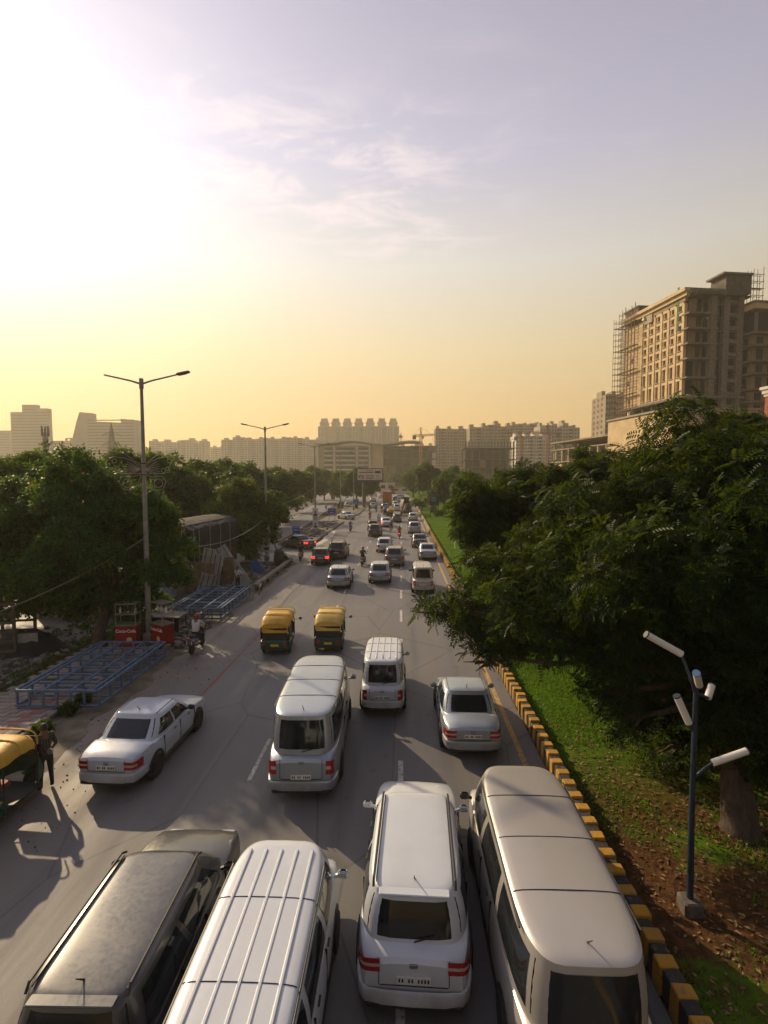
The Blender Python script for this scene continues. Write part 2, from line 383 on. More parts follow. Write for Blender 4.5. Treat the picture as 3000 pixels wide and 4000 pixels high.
# broken kerb stones along the paving
M_KERB = mat('kerb_stone', (0.24, 0.215, 0.18), 0.92, 0.4, 3.0, 0.5)
M_GREEN_LEAF = leaf_mat('weed_leaf', (0.012, 0.030, 0.008), (0.03, 0.065, 0.012), (0.07, 0.10, 0.02))
kerb = thing('kerb', 'row of broken grey kerb stones edging the paver footpath', 'kerb', (0, 0, 0))
yy = 9.0
while yy < 34:
    L = rng.uniform(0.35, 0.7)
    if rng.random() < 0.86:
        b = MB(); b.cbox((0, 0, 0), (0.16 + rng.uniform(0, .05), L - 0.04, 0.30), 0.03)
        o = b.build('kerb_stone', M_KERB, kerb); o.location = (-11.55 + rng.uniform(-.05, .06), yy, 0.10 + rng.uniform(-.06, .03)); o.rotation_euler = (rng.uniform(-.08, .08), rng.uniform(-.12, .12), rng.uniform(-.1, .1))
    yy += L
# low concrete barrier beside the second frame
bar = thing('concrete_barrier', 'low weathered concrete barrier on stubby posts running beside the bicycle', 'barrier', (0, 0, 0))
for k in range(4):
    b = MB(); b.cbox((-10.25, 37.4 + k * 3.06, 0.42), (0.34, 3.0, 0.26), 0.06); b.build('rail_block', M_KERB, bar, 30)
    b = MB(); b.cbox((-10.25, 36.4 + k * 3.06, 0.13), (0.22, 0.3, 0.34), 0.02); b.build('post', M_CONC_D, bar)
# traffic islands
def island(poly, label, h=0.17):
    t_ = thing('traffic_island', label, 'island', (0, 0, 0))
    cx = sum(p[0] for p in poly) / len(poly); cy = sum(p[1] for p in poly) / len(poly)
    inner = [(cx + (x - cx) * 0.90, cy + (y - cy) * 0.985) for x, y in poly]
    MB().prism(inner, -0.03, h - 0.04).build('infill', M_VERGE, t_)
    n = len(poly)
    for i in range(n):
        a, c = Vector((*poly[i], h / 2)), Vector((*poly[(i + 1) % n], h / 2)); L = (c - a).length; k = max(1, int(L / 1.3))
        for q in range(k):
            b = MB(); p0 = a.lerp(c, q / k + 0.01 / 1); p1 = a.lerp(c, (q + 1) / k - 0.01)
            b.beam(p0, p1, 0.24, h + 0.12); b.build('kerb_stone', M_KERB, t_)
    return t_
isl1 = island([(-14.6, 61.5), (-12.2, 60.0), (-10.7, 63.0), (-10.3, 92.0), (-11.6, 95.0), (-14.2, 90.0)], 'rubble-strewn traffic island with kerb carrying two blue signs and a poster-wrapped lamp post')
isl2 = island([(-14.0, 112.0), (-11.8, 108.5), (-9.2, 109.5), (-9.4, 130.0), (-10.0, 172.0), (-13.0, 176.0), (-17.0, 160.0)], 'tree-shaded traffic island with kerb carrying the billboard post')
# pale sand swept against the island kerb
M_SAND = mat('pale_sand', (0.55, 0.50, 0.42), 0.95, 0.3, 2.0, 0.4)
b = MB(); b.grid([[(-10.35 + 0.35 * math.sin(y * .3), y, 0.008), (-10.15 + 0.2 * math.sin(y * .7), y, 0.05), (-9.75 + 0.45 * math.sin((y - 61) * .2), y, 0.006)] for y in np.arange(60, 79, 1.0)])
tag(b.build('sand', M_SAND), 'pale sand drifted along the traffic island kerb', 'sand', kind='stuff')

# lawn beyond the parapet
b = MB(); rows = []
for y in list(np.arange(0, 60, 2.0)) + list(range(60, 460, 10)):
    rows.append([(x + bend(y), y, -0.02 + (0.12 if x > 4.3 else 0) + 0.10 * max(0, x - 5) ** 0.7 * 0.25 + 0.05 * math.sin(x * .7 + y * .23)) for x in (4.25, 4.6, 5.5, 7, 9, 12, 16, 22, 30)])
b.grid(rows); lawn = tag(b.build('lawn', M_LAWN, None, 179), kind='structure')
def lawn_z(x, y): return -0.02 + 0.12 + 0.10 * max(0, x - 5) ** 0.7 * 0.25 + 0.05 * math.sin(x * .7 + y * .23)

# striped parapet: blocks alternately yellow and black
def hazard(name, c, dirt):
    m = bpy.data.materials.new(name); m.use_nodes = True; t = NT(m.node_tree); b = t.n('ShaderNodeBsdfPrincipled', ins={'Roughness': .82}); t.n('ShaderNodeOutputMaterial', ins={0: b.outputs[0]})
    v = t.n('ShaderNodeTexCoord').outputs['Object']; rnd = t.n('ShaderNodeObjectInfo').outputs['Random']; vv = t.n('ShaderNodeVectorMath', operation='ADD', ins={0: v, 1: t.n('ShaderNodeCombineXYZ', ins={0: t.m('MULTIPLY', rnd, 60.0), 1: t.m('MULTIPLY', rnd, 37.0)}).outputs[0]}).outputs[0]
    z = t.n('ShaderNodeSeparateXYZ', ins={0: v}).outputs[2]; n1 = t.noise(vv, 7.0, 6, .68); n2 = t.noise(vv, 2.2, 3, .6)
    cc = t.mix(t.mapr(n2, .35, .7, 0, .5), c, tuple(x * .6 for x in c)); cc = t.mix(t.mapr(n1, .55, .66, 0, .85), cc, (.17, .145, .115)); cc = t.mix(t.m('MULTIPLY', t.mapr(z, .22, .0, 0, 1), t.mapr(n1, .3, .6, .25, .95)), cc, dirt); cc = t.mix(t.m('MULTIPLY', rnd, .35), cc, dirt)
    t.t.links.new(cc, b.inputs['Base Color']); t.t.links.new(t.n('ShaderNodeBump', ins={'Strength': .5, 'Distance': .015, 'Height': n1}).outputs[0], b.inputs['Normal']); MATS[name] = m; return m
M_HYEL = hazard('hazard_yellow', (0.60, 0.31, 0.02), (.15, .105, .06)); M_HBLK = hazard('hazard_black', (0.035, 0.033, 0.032), (.085, .07, .05))
par = thing('median_parapet', 'low parapet of alternating yellow and black blocks along the lawn', 'parapet', (0, 0, 0))
my = MB().cbox((0, 0, 0.23), (0.30, 0.235, 0.50), 0.018).mesh('kerb_block', M_HYEL)
mk = MB().cbox((0, 0, 0.21), (0.26, 0.235, 0.46), 0.018).mesh('kerb_block', M_HBLK)
for k in range(298):
    y = 5.2 + k * 0.24
    ob('kerb_block', my if k % 2 else mk, par, (4.16 + rng.uniform(-.018, .018), y, rng.uniform(-.03, .012)), rng.uniform(-.05, .05)).rotation_euler[1] = rng.uniform(-.05, .05)
M_PAR_FAR = mat('faded_parapet', (0.42, 0.30, 0.14), 0.85, 0, 2.2, 0.2, col2=(0.25, 0.19, 0.11))
b = MB()
for y in range(77, 190, 3): b.box((4.16 + bend(y), y + 1.5, 0.21), (0.28, 2.96, 0.46))
b.build('far_run', M_PAR_FAR, par, kind='stuff')

# ================================================================== BUILDINGS
M_PALE = mat('pale_render', (0.36, 0.315, 0.235), 0.9, 0.2, 0.15)
M_TAN = mat('tan_render', (0.30, 0.235, 0.155), 0.9, 0.22, 0.2)
M_CREAM = mat('cream_render', (0.60, 0.45, 0.265), 0.9, 0.15, 0.3)
M_GREYB = mat('grey_curtain_wall', (0.12, 0.115, 0.10), 0.6, 0.2, 0.1)
M_WHITEB = mat('white_cladding', (0.62, 0.58, 0.50), 0.8, 0.15, 0.3)
M_DARKWIN = mat('dark_window', (0.018, 0.017, 0.015), 0.5, spec=.3)
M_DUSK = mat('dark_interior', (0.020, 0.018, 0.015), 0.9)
M_STEEL = mat('dark_steel', (0.07, 0.065, 0.06), 0.6, 0.3, 2.0)
M_RUST = mat('rusty_scaffold', (0.20, 0.12, 0.07), 0.8, 0.4, 2.0)
M_BRICK = mat('bare_brick', (0.24, 0.135, 0.085), 0.92, 0.4, 0.8, 0.3)

def apartment(label, X0, X1, Y, ztop, depth=22, floors=20, bays=10, wall=None, crowns=None, rz=0.0, steps=0.0, seed=0, balc=True, name='apartment_tower'):
    """slab of flats: projecting vertical bays, recessed windows, balconies, roof rooms"""
    rg = random.Random(seed); wall = wall or M_PALE
    Wd = X1 - X0; t_ = thing(name, label, 'building', ((X0 + X1) / 2, Y, -0.06), rz)
    w = MB(); win = MB(); bal = MB(); bw = Wd / bays; fh = ztop / (floors + 0.6)
    hs = []
    for i in range(bays):
        h = ztop * (1 - steps * rg.random()); x = -Wd / 2 + (i + 0.5) * bw; hs.append(h)
        proud = 1.4 if i % 2 == 0 else 0.0
        w.box((x, depth / 2 - proud / 2, h / 2), (bw * 1.002 if i % 2 else bw * 0.96, depth + proud, h))
        nf = int(h / fh)
        for k in range(1, nf):
            z = k * fh + fh * 0.5; yb = -proud - 0.02
            if i % 2 == 0:
                for sx in (-0.24, 0.24):
                    win.box((x + sx * bw, yb, z), (bw * 0.24, 0.16, fh * 0.5))
            else:
                win.box((x, yb + 0.05, z), (bw * 0.72, 0.16, fh * 0.62))
                if balc: bal.box((x, yb - 0.65, z - fh * 0.36), (bw * 0.9, 1.3, fh * 0.34))
        for k in range(1, nf):                       # side walls
            z = k * fh + fh * 0.5
            if i in (0, bays - 1):
                s = -1 if i == 0 else 1
                for q in range(3): win.box((s * (Wd / 2 - (bw * .02 if i % 2 == 0 else 0)), depth * (0.2 + 0.3 * q), z), (0.12, depth * 0.12, fh * 0.5))
    w.build('wall', wall, t_)
    win.build('window_grid', M_DARKWIN, t_, kind='stuff')
    if bal.v: bal.build('balcony_grid', wall, t_, kind='stuff')
    for i in range(bays):
        if crowns is None and i % 2 == 0:
            MB().box((-Wd / 2 + (i + 0.5) * bw, depth / 2, hs[i] + 1.6), (bw * rg.uniform(.4, .75), depth * .4, 3.2)).build('roof_room', wall, t_)
    if crowns:
        for c in range(crowns):
            x = -Wd / 2 + (c + 0.5) * Wd / crowns
            b = MB(); r = Wd / crowns * 0.33
            b.box((x, depth * .3, ztop + 2.5), (r * 2.1, r * 2.1, 5.0)).box((x, depth * .3, ztop + 5.3), (r * 2.5, r * 2.5, 0.8))
            b.box((x, depth * .3, ztop + 8.6), (r * 2.2, r * 2.2, 6.0), taper=0.66)
            b.box((x, depth * .3, ztop + 12.1), (r * 1.6, r * 1.6, 1.0))
            for q in range(5): b.box((x + (q - 2) * r * .36, depth * .3, ztop + 13.2), (r * .16, r * .5, 1.4))
            b.build('roof_crown', wall, t_)
    return t_
def span(d0, d1, ytop, Y):
    a, c = D(d0, ytop, Y), D(d1, ytop, Y); return a.x, c.x, a.z
def apt(label, d0, d1, ytop, Y, **kw):
    x0, x1, z = span(d0, d1, ytop, Y); return apartment(label, x0, x1, Y, z, **kw)

apt('tall slab of flats crowned by seven pavilion roofs, behind the wavy-roofed building', 687, 862, 921, 850, floors=28, bays=14, crowns=7, wall=M_TAN, seed=1, depth=30)
apt('long row of pale flats standing above the round tree, lower than the crowned slab', 478, 692, 944, 750, floors=21, bays=17, steps=0.06, seed=2)
apt('short hazy row of flats behind the first twin-armed lamp post', 322, 443, 950, 800, floors=19, bays=9, steps=0.09, seed=3)
apt('small far block of flats at the end of the long pale row', 455, 480, 966, 870, floors=16, bays=3, seed=4)
apt('tan block of flats with dense balconies next to the yellow tower crane', 940, 1016, 922, 540, floors=19, bays=6, wall=M_TAN, steps=.04, seed=5)
apt('tan flats with stair heads above the unfinished concrete decks', 1014, 1108, 915, 500, floors=19, bays=7, wall=M_TAN, steps=.07, seed=6)
apt('tan flats rising behind the long red crane jib', 1106, 1170, 914, 560, floors=20, bays=5, wall=M_TAN, steps=.05, seed=7)
apt('white flats with stacked bay balconies behind the crane mast', 1114, 1192, 939, 450, floors=15, bays=8, wall=M_WHITEB, steps=.05, seed=8)
apt('pale flats with an open roof pergola next to the unfinished low block', 1166, 1252, 914, 490, floors=18, bays=7, wall=M_PALE, steps=.08, seed=9)
apt('slim balcony tower under construction rising behind the long low concrete block', 1307, 1353, 846, 330, floors=17, bays=4, wall=M_TAN, seed=10, steps=.05)
apt('hazy flats peeping between the crane and the crowned slab', 866, 945, 958, 760, floors=17, bays=8, wall=M_PALE, steps=.14, seed=12)

# hazy office towers towards the sun
def office(label, parts, Y, seed=0):
    t_ = None
    for d0, d1, ytop in parts:
        x0, x1, z = span(d0, d1, ytop, Y)
        if t_ is None: t_ = thing('office_tower', label, 'building', ((x0 + x1) / 2, Y, -0.06)); ox = (x0 + x1) / 2
        b = MB(); b.box(((x0 + x1) / 2 - ox, 4, z / 2), (x1 - x0, 8, z)); b.build('wall', M_GREYB, t_)
        g = MB(); n = int(z / 4)
        for k in range(2, n): g.box(((x0 + x1) / 2 - ox, -0.03, k * 4.0), ((x1 - x0) * 0.92, 0.1, 1.5))
        g.build('window_band', M_DARKWIN, t_, kind='stuff')
    return t_
office('tall stepped office tower in sun haze behind the telecom mast', [(22, 50, 890), (47, 78, 874), (75, 103, 882)], 700)
office('low hazy office block joining the stepped tower to the slanting one', [(103, 160, 952)], 730)
office('hazy office block half out of frame beside the stepped tower', [(-60, 22, 930)], 760)
# office with a long slanting flank
x0, x1, zt = span(158, 297, 903, 650); t_ = thing('office_tower', 'hazy office tower with a steep curved slanting flank behind the lattice pylon', 'building', (x0, 650, -0.06))
W_ = x1 - x0; b = MB(); prof = [(-16, 0), (W_, 0), (W_, zt - 3), (W_ * .74, zt - 1), (W_ * .74, zt - 6), (W_ * .30, zt - 4), (W_ * .30, zt + 6), (W_ * .10, zt + 7.5), (W_ * .05, zt - 4), (-1.5, zt * .72), (-6, zt * .45), (-11, zt * .2)]
b.add([(x, 0, z) for x, z in prof] + [(x, 9, z) for x, z in prof], [tuple(range(len(prof))), tuple(range(2 * len(prof) - 1, len(prof) - 1, -1))] + [(i, i + len(prof), (i + 1) % len(prof) + len(prof), (i + 1) % len(prof)) for i in range(len(prof))])
b.build('wall', M_GREYB, t_, fix=True)
g = MB()
for k in range(3, 22): g.box((W_ * .58, -0.05, k * 3.8), (W_ * .72, 0.1, 1.4))
g.build('window_band', M_DARKWIN, t_, kind='stuff')

# low town houses on the far side
for i, (d0, d1, yt, Y, lb) in enumerate([(-30, 28, 990, 235, 'low flat-roofed concrete house with a water tank near the mast'), (30, 74, 996, 215, 'low flat-roofed house just below the telecom mast'), (-40, 18, 1016, 150, 'grey flat-roofed shed behind the overhead wires')]):
    x0, x1, z = span(d0, d1, yt, Y); t_ = thing('town_house', lb, 'house', ((x0 + x1) / 2, Y, -0.06)); W_ = x1 - x0
    MB().box((0, 7, z / 2), (W_, 14, z)).build('wall', M_CONC_D, t_)
    MB().box((0, 7, z + .12), (W_ + .8, 14.8, .3)).build('roof', M_CONC, t_)
    for fl in range(1, int(z / 3.2) + 1):
        for q in range(5):
            o = MB().box((-W_ / 2 + (q + .5) * W_ / 5, -0.02, fl * 3.2 - 1.3), (W_ / 9, 0.12, 1.4)).build('window', M_DARKWIN, t_)
    MB().lathe([(0.7, z + .27), (0.8, z + 1.0), (0.75, z + 1.6), (.2, z + 1.8)], 12, (W_ * .2, 6, 0)).build('water_tank', M_STEEL, t_, 40)

# office and mall with a wavy white roof
x0, x1, z = span(684, 800, 962, 420); t_ = thing('mall_building', 'white office building with balcony bands under a wavy overhanging roof', 'building', (x0, 420, -0.06)); W_ = x1 - x0
MB().box((W_ / 2, 12, z / 2), (W_, 24, z)).build('wall', M_TAN, t_)
for fl in range(8):
    zz = 3.2 + fl * (z - 4) / 8
    for q, (u0, u1) in enumerate(((0.14, 0.30), (0.36, 0.72), (0.78, .96))):
        MB().box(((u0 + u1) / 2 * W_, -0.55, zz), ((u1 - u0) * W_, 1.0, 1.1)).build('balcony', M_WHITEB, t_)
        MB().box(((u0 + u1) / 2 * W_, -0.04, zz + 1.75), ((u1 - u0) * W_, .12, 2.0)).build('window', M_DARKWIN, t_)
for u in (0.02, .33, .75, .99): MB().box((u * W_, -.5, z / 2), (1.2, .9, z)).build('pilaster', M_WHITEB, t_)
x2 = span(905, 906, 962, 420)[1]; rows = []
Lr = x2 - x0 + 4
for side in (-4, 26):
    rows.append([(-3 + Lr * i / 30, side, z + 2.2 + 1.2 * math.sin(i / 30 * 11.5 + 3.6) - 0.8 * (i / 30)) for i in range(31)])
top = [[(p[0], p[1], p[2] + .9) for p in r] for r in rows]
b = MB(); b.grid(rows); b.grid(top); b.grid([rows[0], top[0]]); b.grid([rows[1], top[1]]); b.build('wavy_roof', M_WHITEB, t_, 40, True)
MB().box((W_ * 1.12, 10, (z + 1) / 2), (W_ * .22, 16, z + 1)).build('stair_tower', M_CREAM, t_)

def concrete_frame(label, x0, x1, Y, zs, depth, cols, rz=0.0, infill=0.3, seed=0, m=None, stubs=False):
    """unfinished reinforced-concrete frame: each slab and column a part"""
    rg = random.Random(seed); m = m or M_CONC_D; W_ = x1 - x0
    t_ = thing('unfinished_building', label, 'building', (x0, Y, -0.06), rz); prev = 0.0
    for k, z in enumerate(zs):
        MB().box((W_ / 2, depth / 2, z - .2), (W_ + 1.6, depth + 1.6, .4 + .1 * (k % 2))).build('floor_slab', m, t_)
        for c in range(cols):
            x = 0.6 + (W_ - 1.2) * c / (cols - 1)
            for yy in (0.5, depth - .6): MB().box((x, yy, (prev + z - .4) / 2), (.8, .8, z - .4 - prev)).build('column', m, t_)
            if c < cols - 1 and rg.random() < infill:
                bw = (W_ - 1.2) / (cols - 1); MB().box((x + bw / 2, 0.7, (prev + z - .4) / 2), (bw * .98 - .8, .25, z - .4 - prev)).build('infill_wall', rg.choice((M_BRICK, m, M_CREAM)), t_)
        prev = z
    MB().box((W_ / 2, depth * .6, zs[-1] / 2 - .3), (W_ * .9, .3, zs[-1] - .8)).build('core_wall', M_DUSK, t_)
    if stubs:
        for c in range(cols * 2):
            x = 0.6 + (W_ - 1.2) * c / (cols * 2 - 1); MB().box((x, .6, zs[-1] + 2.0), (.75, .75, 4.0)).build('column_stub', M_STEEL, t_)
    return t_
x0, x1, _ = span(800, 944, 962, 432)
concrete_frame('large unfinished concrete frame beside the yellow tower crane', x0, x1, 436, [6, 12, 18, 24, 30, 34], 24, 9, infill=.25, seed=3)
x0, x1, _ = span(1004, 1112, 967, 330)
zz = [D(1000, q, 330).z for q in (1024, 1010, 992, 967)]
concrete_frame('unfinished concrete decks with bare column stubs below the tan flats', x0, x1, 330, [3.6] + zz, 20, 8, infill=.12, seed=5, stubs=True)

# ---- the unfinished hotel tower
A8 = R(8.1)
C0 = AT(2690, 1130, 150.0); ztop = C0.z
hot = thing('unfinished_hotel', 'tall unfinished hotel tower with cream window wall and bare concrete floors', 'building', (C0.x, C0.y, -0.06), A8)
# local axes: +y runs back along the lit wall (x = 0 faces the sun), +x along the shaded front
Lw, Wf = 31.0, 16.0
zpod, zl0 = 26.5, 30.5
MB().box((Wf / 2 - 1.5, Lw / 2 - 3.0, zpod / 2), (Wf + 9, Lw + 2.0, zpod)).build('podium', M_CREAM, hot)
MB().box((Wf / 2 - 1.5, Lw / 2 - 3.0, zpod + .3), (Wf + 10, Lw + 3.0, .5)).build('podium_coping', M_PALE, hot)
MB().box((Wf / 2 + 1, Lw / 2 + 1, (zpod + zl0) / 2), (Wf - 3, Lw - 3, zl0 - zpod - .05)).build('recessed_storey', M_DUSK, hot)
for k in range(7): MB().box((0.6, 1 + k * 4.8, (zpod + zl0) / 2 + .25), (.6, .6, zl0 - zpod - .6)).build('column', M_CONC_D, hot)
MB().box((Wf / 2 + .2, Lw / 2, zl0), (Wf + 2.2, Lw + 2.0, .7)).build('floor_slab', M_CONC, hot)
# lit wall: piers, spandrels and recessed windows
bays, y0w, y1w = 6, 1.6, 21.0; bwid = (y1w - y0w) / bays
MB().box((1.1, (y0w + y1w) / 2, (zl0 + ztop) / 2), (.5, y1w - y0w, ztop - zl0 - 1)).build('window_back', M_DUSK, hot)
rowz = [zl0 + .5]; 
for hgt in (4.7, 4.5): rowz.append(rowz[-1] + hgt)
for k in range(6): rowz.append(rowz[-1] + 2.72)
zwin = rowz[-1]
for i in range(bays + 1):
    yb = y0w + i * bwid
    MB().box((.33, yb, (zl0 + zwin) / 2), (.9, .75, zwin - zl0 - .4)).build('pier', M_CREAM, hot)
    if i < bays:
        for q in (.27, .75): MB().box((.42, yb + bwid * q, (zl0 + zwin) / 2), (.62, .30, zwin - zl0 - .45)).build('mullion', M_CREAM, hot)
        for r in range(len(rowz)):
            MB().box((.40, yb + bwid / 2, rowz[r]), (.70, bwid - .72, .85 if r else .5)).build('spandrel', M_CREAM, hot)
            if r < len(rowz) - 1:
                MB().box((.05, yb + bwid * .51, rowz[r] + .62), (.5, bwid * .55, .22)).build('window_sill', M_PALE, hot)
                MB().box((.74, yb + bwid * .51, (rowz[r] + rowz[r + 1]) / 2), (.06, bwid * .39, rowz[r + 1] - rowz[r] - .9)).build('window', M_DARKWIN, hot)
                for q in (.16, .87): MB().box((.62, yb + bwid * q, (rowz[r] + rowz[r + 1]) / 2), (.35, bwid * .25, rowz[r + 1] - rowz[r] - .87)).build('wall_panel', M_CREAM, hot)
MB().box((.45, (y0w + y1w) / 2 + .0, (zwin + ztop) / 2 + .2), (.9, y1w - y0w + .72, ztop - zwin - .6)).build('blank_wall', M_TAN, hot)
b = MB(); b.box((.2, 15, ztop - .9), (1.5, 30, 1.1)); b.box((-.2, 15, ztop + .1), (2.2, 30.6, .9)); b.build('cornice', M_CREAM, hot)
MB().box((-0.05, 17.5, zwin + 1.5), (.5, 3.6, 5.0)).build('raised_panel', M_PALE, hot)
b = MB(); b.prism([(0, 0), (1.4, 0), (.7, 1.2)], 0, .5); o = b.build('pediment', M_WHITEB, hot); o.location = (-.35, 20.2, zwin + .4); o.rotation_euler = (R(90), 0, R(-90))
# plain end of the lit wall behind scaffolding
MB().box((1.0, 26, (zl0 + ztop) / 2 - 1), (1.6, 9.9, ztop - zl0 - 3)).build('wall', M_CREAM, hot)
MB().box((4, 28.5, ztop + .5), (6, 7, 5.5)).build('stair_head', M_CONC_D, hot)
MB().box((4, 28.5, ztop + 3.4), (7, 8, .5)).build('roof_slab', M_CONC_D, hot)
for zq, (px, py) in ((46, (1.5, 27)), (39, (1.5, 29)), (33, (1.2, 28))): MB().box((.15, py - .5, zq), (.14, 1.2, 1.6)).build('opening', M_DARKWIN, hot)
# shaded open storeys at the corner and along the front
fl = [zl0]
while fl[-1] + 5.1 < ztop - 3: fl.append(fl[-1] + (5.2 if len(fl) < 3 else 4.1))
for k, z in enumerate(fl):
    MB().box((4.2, .55, z + .05), (9.0, 2.9, .45)).build('floor_slab', M_CONC, hot)
    z2 = fl[k + 1] if k + 1 < len(fl) else ztop - 1.5
    if k >= 2:
        MB().box((2.3, 2.0, (z + z2) / 2), (3.2, .3, z2 - z - .5)).build('wall', M_TAN, hot)
        MB().box((4.6, 1.9, (z + z2) / 2), (1.3, .2, z2 - z - .52)).build('opening', M_DUSK, hot)
    MB().box((5.8, 2.4, (z + z2) / 2), (1.0, .3, z2 - z - .54)).build('wall', M_TAN, hot)
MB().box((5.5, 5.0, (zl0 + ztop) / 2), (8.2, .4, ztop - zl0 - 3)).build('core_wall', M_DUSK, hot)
for x in (3.3,): MB().box((x, .9, zl0 + 5), (.7, .7, 10)).build('column', M_CONC_D, hot)
MB().box((7.4, 0.0, (zl0 + ztop) / 2), (1.7, 1.4, ztop - zl0 - 1)).build('pier', M_CONC, hot)
MB().box((5.0, 1.0, ztop - .45), (9.6, 4.2, 1.3)).build('cornice', M_CONC, hot)
MB().box((8.2, 8, ztop - 1.2), (14, 20, .8)).build('roof_slab', M_CONC_D, hot)
# stair and lift shaft
zsh = ztop + 3.2
MB().box((10.2, 2.6, (zpod + ztop) / 2), (3.6, .5, ztop - zpod - 1)).build('wall', M_CONC_D, hot)
for x in (11.4, 15.6): MB().box((x, 0.2, (zpod + zsh) / 2), (1.7, 1.4, zsh - zpod)).build('pier', M_CONC, hot)
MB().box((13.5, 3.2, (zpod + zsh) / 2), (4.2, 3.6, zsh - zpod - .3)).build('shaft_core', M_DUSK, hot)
z = zpod + 1.5
while z < zsh - 5:
    MB().box((13.5, .45, z), (2.5, 1.1, 1.0)).build('landing', M_CONC, hot)
    MB().box((12.0, -.1, z - 1.0), (10.5, .4, .28)).build('ledge', M_CONC_D, hot); z += 3.6
MB().box((13.5, 1.2, zsh - 1.8), (7.6, 5.8, 5.0)).build('lift_room', M_CONC_D, hot)
MB().box((13.0, 1.2, zsh + .9), (9.0, 6.8, .5)).build('roof_slab', M_CONC, hot)
MB().box((10.0, 1.6, zsh - 3.6), (3.0, 3.0, .4)).build('canopy_slab', M_CONC, hot)
# balconies along the shaft's outer edge
z = zpod + 3
while z < ztop + 4:
    MB().box((17.3, 1.2, z), (2.6, 3.0, .4)).build('balcony', M_CONC_D, hot)
    MB().box((17.0, 2.4, z + 1.6), (2.0, .4, 2.8)).build('wall', M_DUSK if int(z) % 2 else M_CONC_D, hot); z += 3.6
MB().box((17.5, 6, (zpod + ztop) / 2), (3, 6, ztop - zpod)).build('wall', M_CONC_D, hot)
MB().box((.0, 4.2, ztop - 4), (.10, .8, 12)).build('green_netting', mat('green_netting', (0.05, .20, .09), .9), hot)
MB().box((-1.4, 8, zpod + 1.0), (.12, 13, 1.2)).build('green_netting', MATS['green_netting'], hot)
def scaffold(label, base, rz, nx, nz, dx=1.8, dz=1.9, ny=2, dy=1.3):
    t_ = thing('scaffolding', label, 'scaffolding', base, rz)
    for i in range(nx):
        for j in range(ny): MB().beam((i * dx, j * dy, 0), (i * dx, j * dy, nz * dz + .8 + .6 * ((i * 7 + j) % 3)), .11).build('standard', M_RUST, t_)
    for k in range(1, nz + 1):
        for j in range(ny): MB().beam((-.3, j * dy - .08, k * dz), ((nx - 1) * dx + .3, j * dy - .08, k * dz), .10).build('ledger', M_RUST, t_)
        for i in range(nx): MB().beam((i * dx + .08, -.2, k * dz + .07), (i * dx + .08, dy * (ny - 1) + .2, k * dz + .07), .08).build('transom', M_RUST, t_)
        if k % 4 == 0: MB().box(((nx - 1) * dx / 2, dy / 2, k * dz + .16), ((nx - 1) * dx, dy * .8, .06)).build('plank', M_TAN, t_)
    return t_
Mh = Matrix.Translation((C0.x, C0.y, -0.06)) @ Matrix.Rotation(A8, 4, 'Z')
scaffold('rusty pole scaffolding against the far end of the hotel window wall', Mh @ Vector((-1.7, 31.5, zpod + 1)), A8 - R(90), 6, 18)
scaffold('tall rusty pole scaffolding beside the hotel stair shaft', Mh @ Vector((17.6, -1.2, ztop - 7)), A8, 3, 6)
scaffold('pole scaffolding wrapped round the hotel end corner', Mh @ Vector((-2.2, 32.5, zpod + 1)), A8, 3, 17)
# parade of low unfinished shops in front of it
P0 = AT(2445, 1650, 172); wing = concrete_frame('long low unfinished concrete block with jagged roof edge adjoining the hotel podium', 0, 17, 0, [9, 14.5, 19.5, 22.5], 52, 5, seed=8, infill=.35, m=M_TAN)
wing.location = (P0.x - 1.0, P0.y, -0.06); wing.rotation_euler = (0, 0, A8)
for k in range(9):
    for zq in (4.3, 11.6, 16.8): MB().box((-.2, 3 + k * 5.6, zq), (.9, .9, 4.4)).build('column', M_TAN, wing)
    if k % 2: MB().box((.1, 5.8 + k * 5.6, 11.7), (.3, 3.4, 4.2)).build('infill_wall', M_CREAM, wing)
# second tower
C1 = AT(2951, 1198, 150.0); z1 = C1.z
t_ = thing('unfinished_tower', 'second unfinished concrete tower with a lit cornice, standing behind the hotel shaft', 'building', (C1.x, C1.y, -0.06), A8)
MB().box((9.5, 14, z1 / 2 - 1.5), (18, 26, z1 - 3.2)).build('wall', M_TAN, t_)
MB().box((9, 13.5, z1), (21, 30, 1.6)).build('cornice', M_CREAM, t_)
MB().box((9, 13.6, z1 + 1.0), (21.8, 30.8, .5)).build('roof_slab', M_CONC, t_)
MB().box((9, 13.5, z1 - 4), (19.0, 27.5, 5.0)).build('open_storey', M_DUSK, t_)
for k in range(4):
    MB().box((.1 + k * 5.5, 0, z1 - 4), (1.0, 1.0, 5.2)).build('column', M_CONC, t_)
z = z1 - 7
k = 0
while z > 14:
    MB().box((9, 13.5, z), (20.6, 29.4, .5)).build('floor_slab', M_CONC, t_)
    if z > 26:
        for q in range(6):
            MB().box((.35, 3.2 + q * 4.2, z - 2.2), (.3, 1.3, 2.6)).build('window', M_DARKWIN, t_)
        for q in range(3): MB().box((2.6 + q * 3.6, .85, z - 2.2), (1.7, .3, 3.0)).build('window', M_DARKWIN, t_)
    else: MB().box((.3, 13, z - 2.4), (.3, 25, 4)).build('brick_panel', M_BRICK, t_)
    z -= 4.3 if k % 2 else 3.4; k += 1
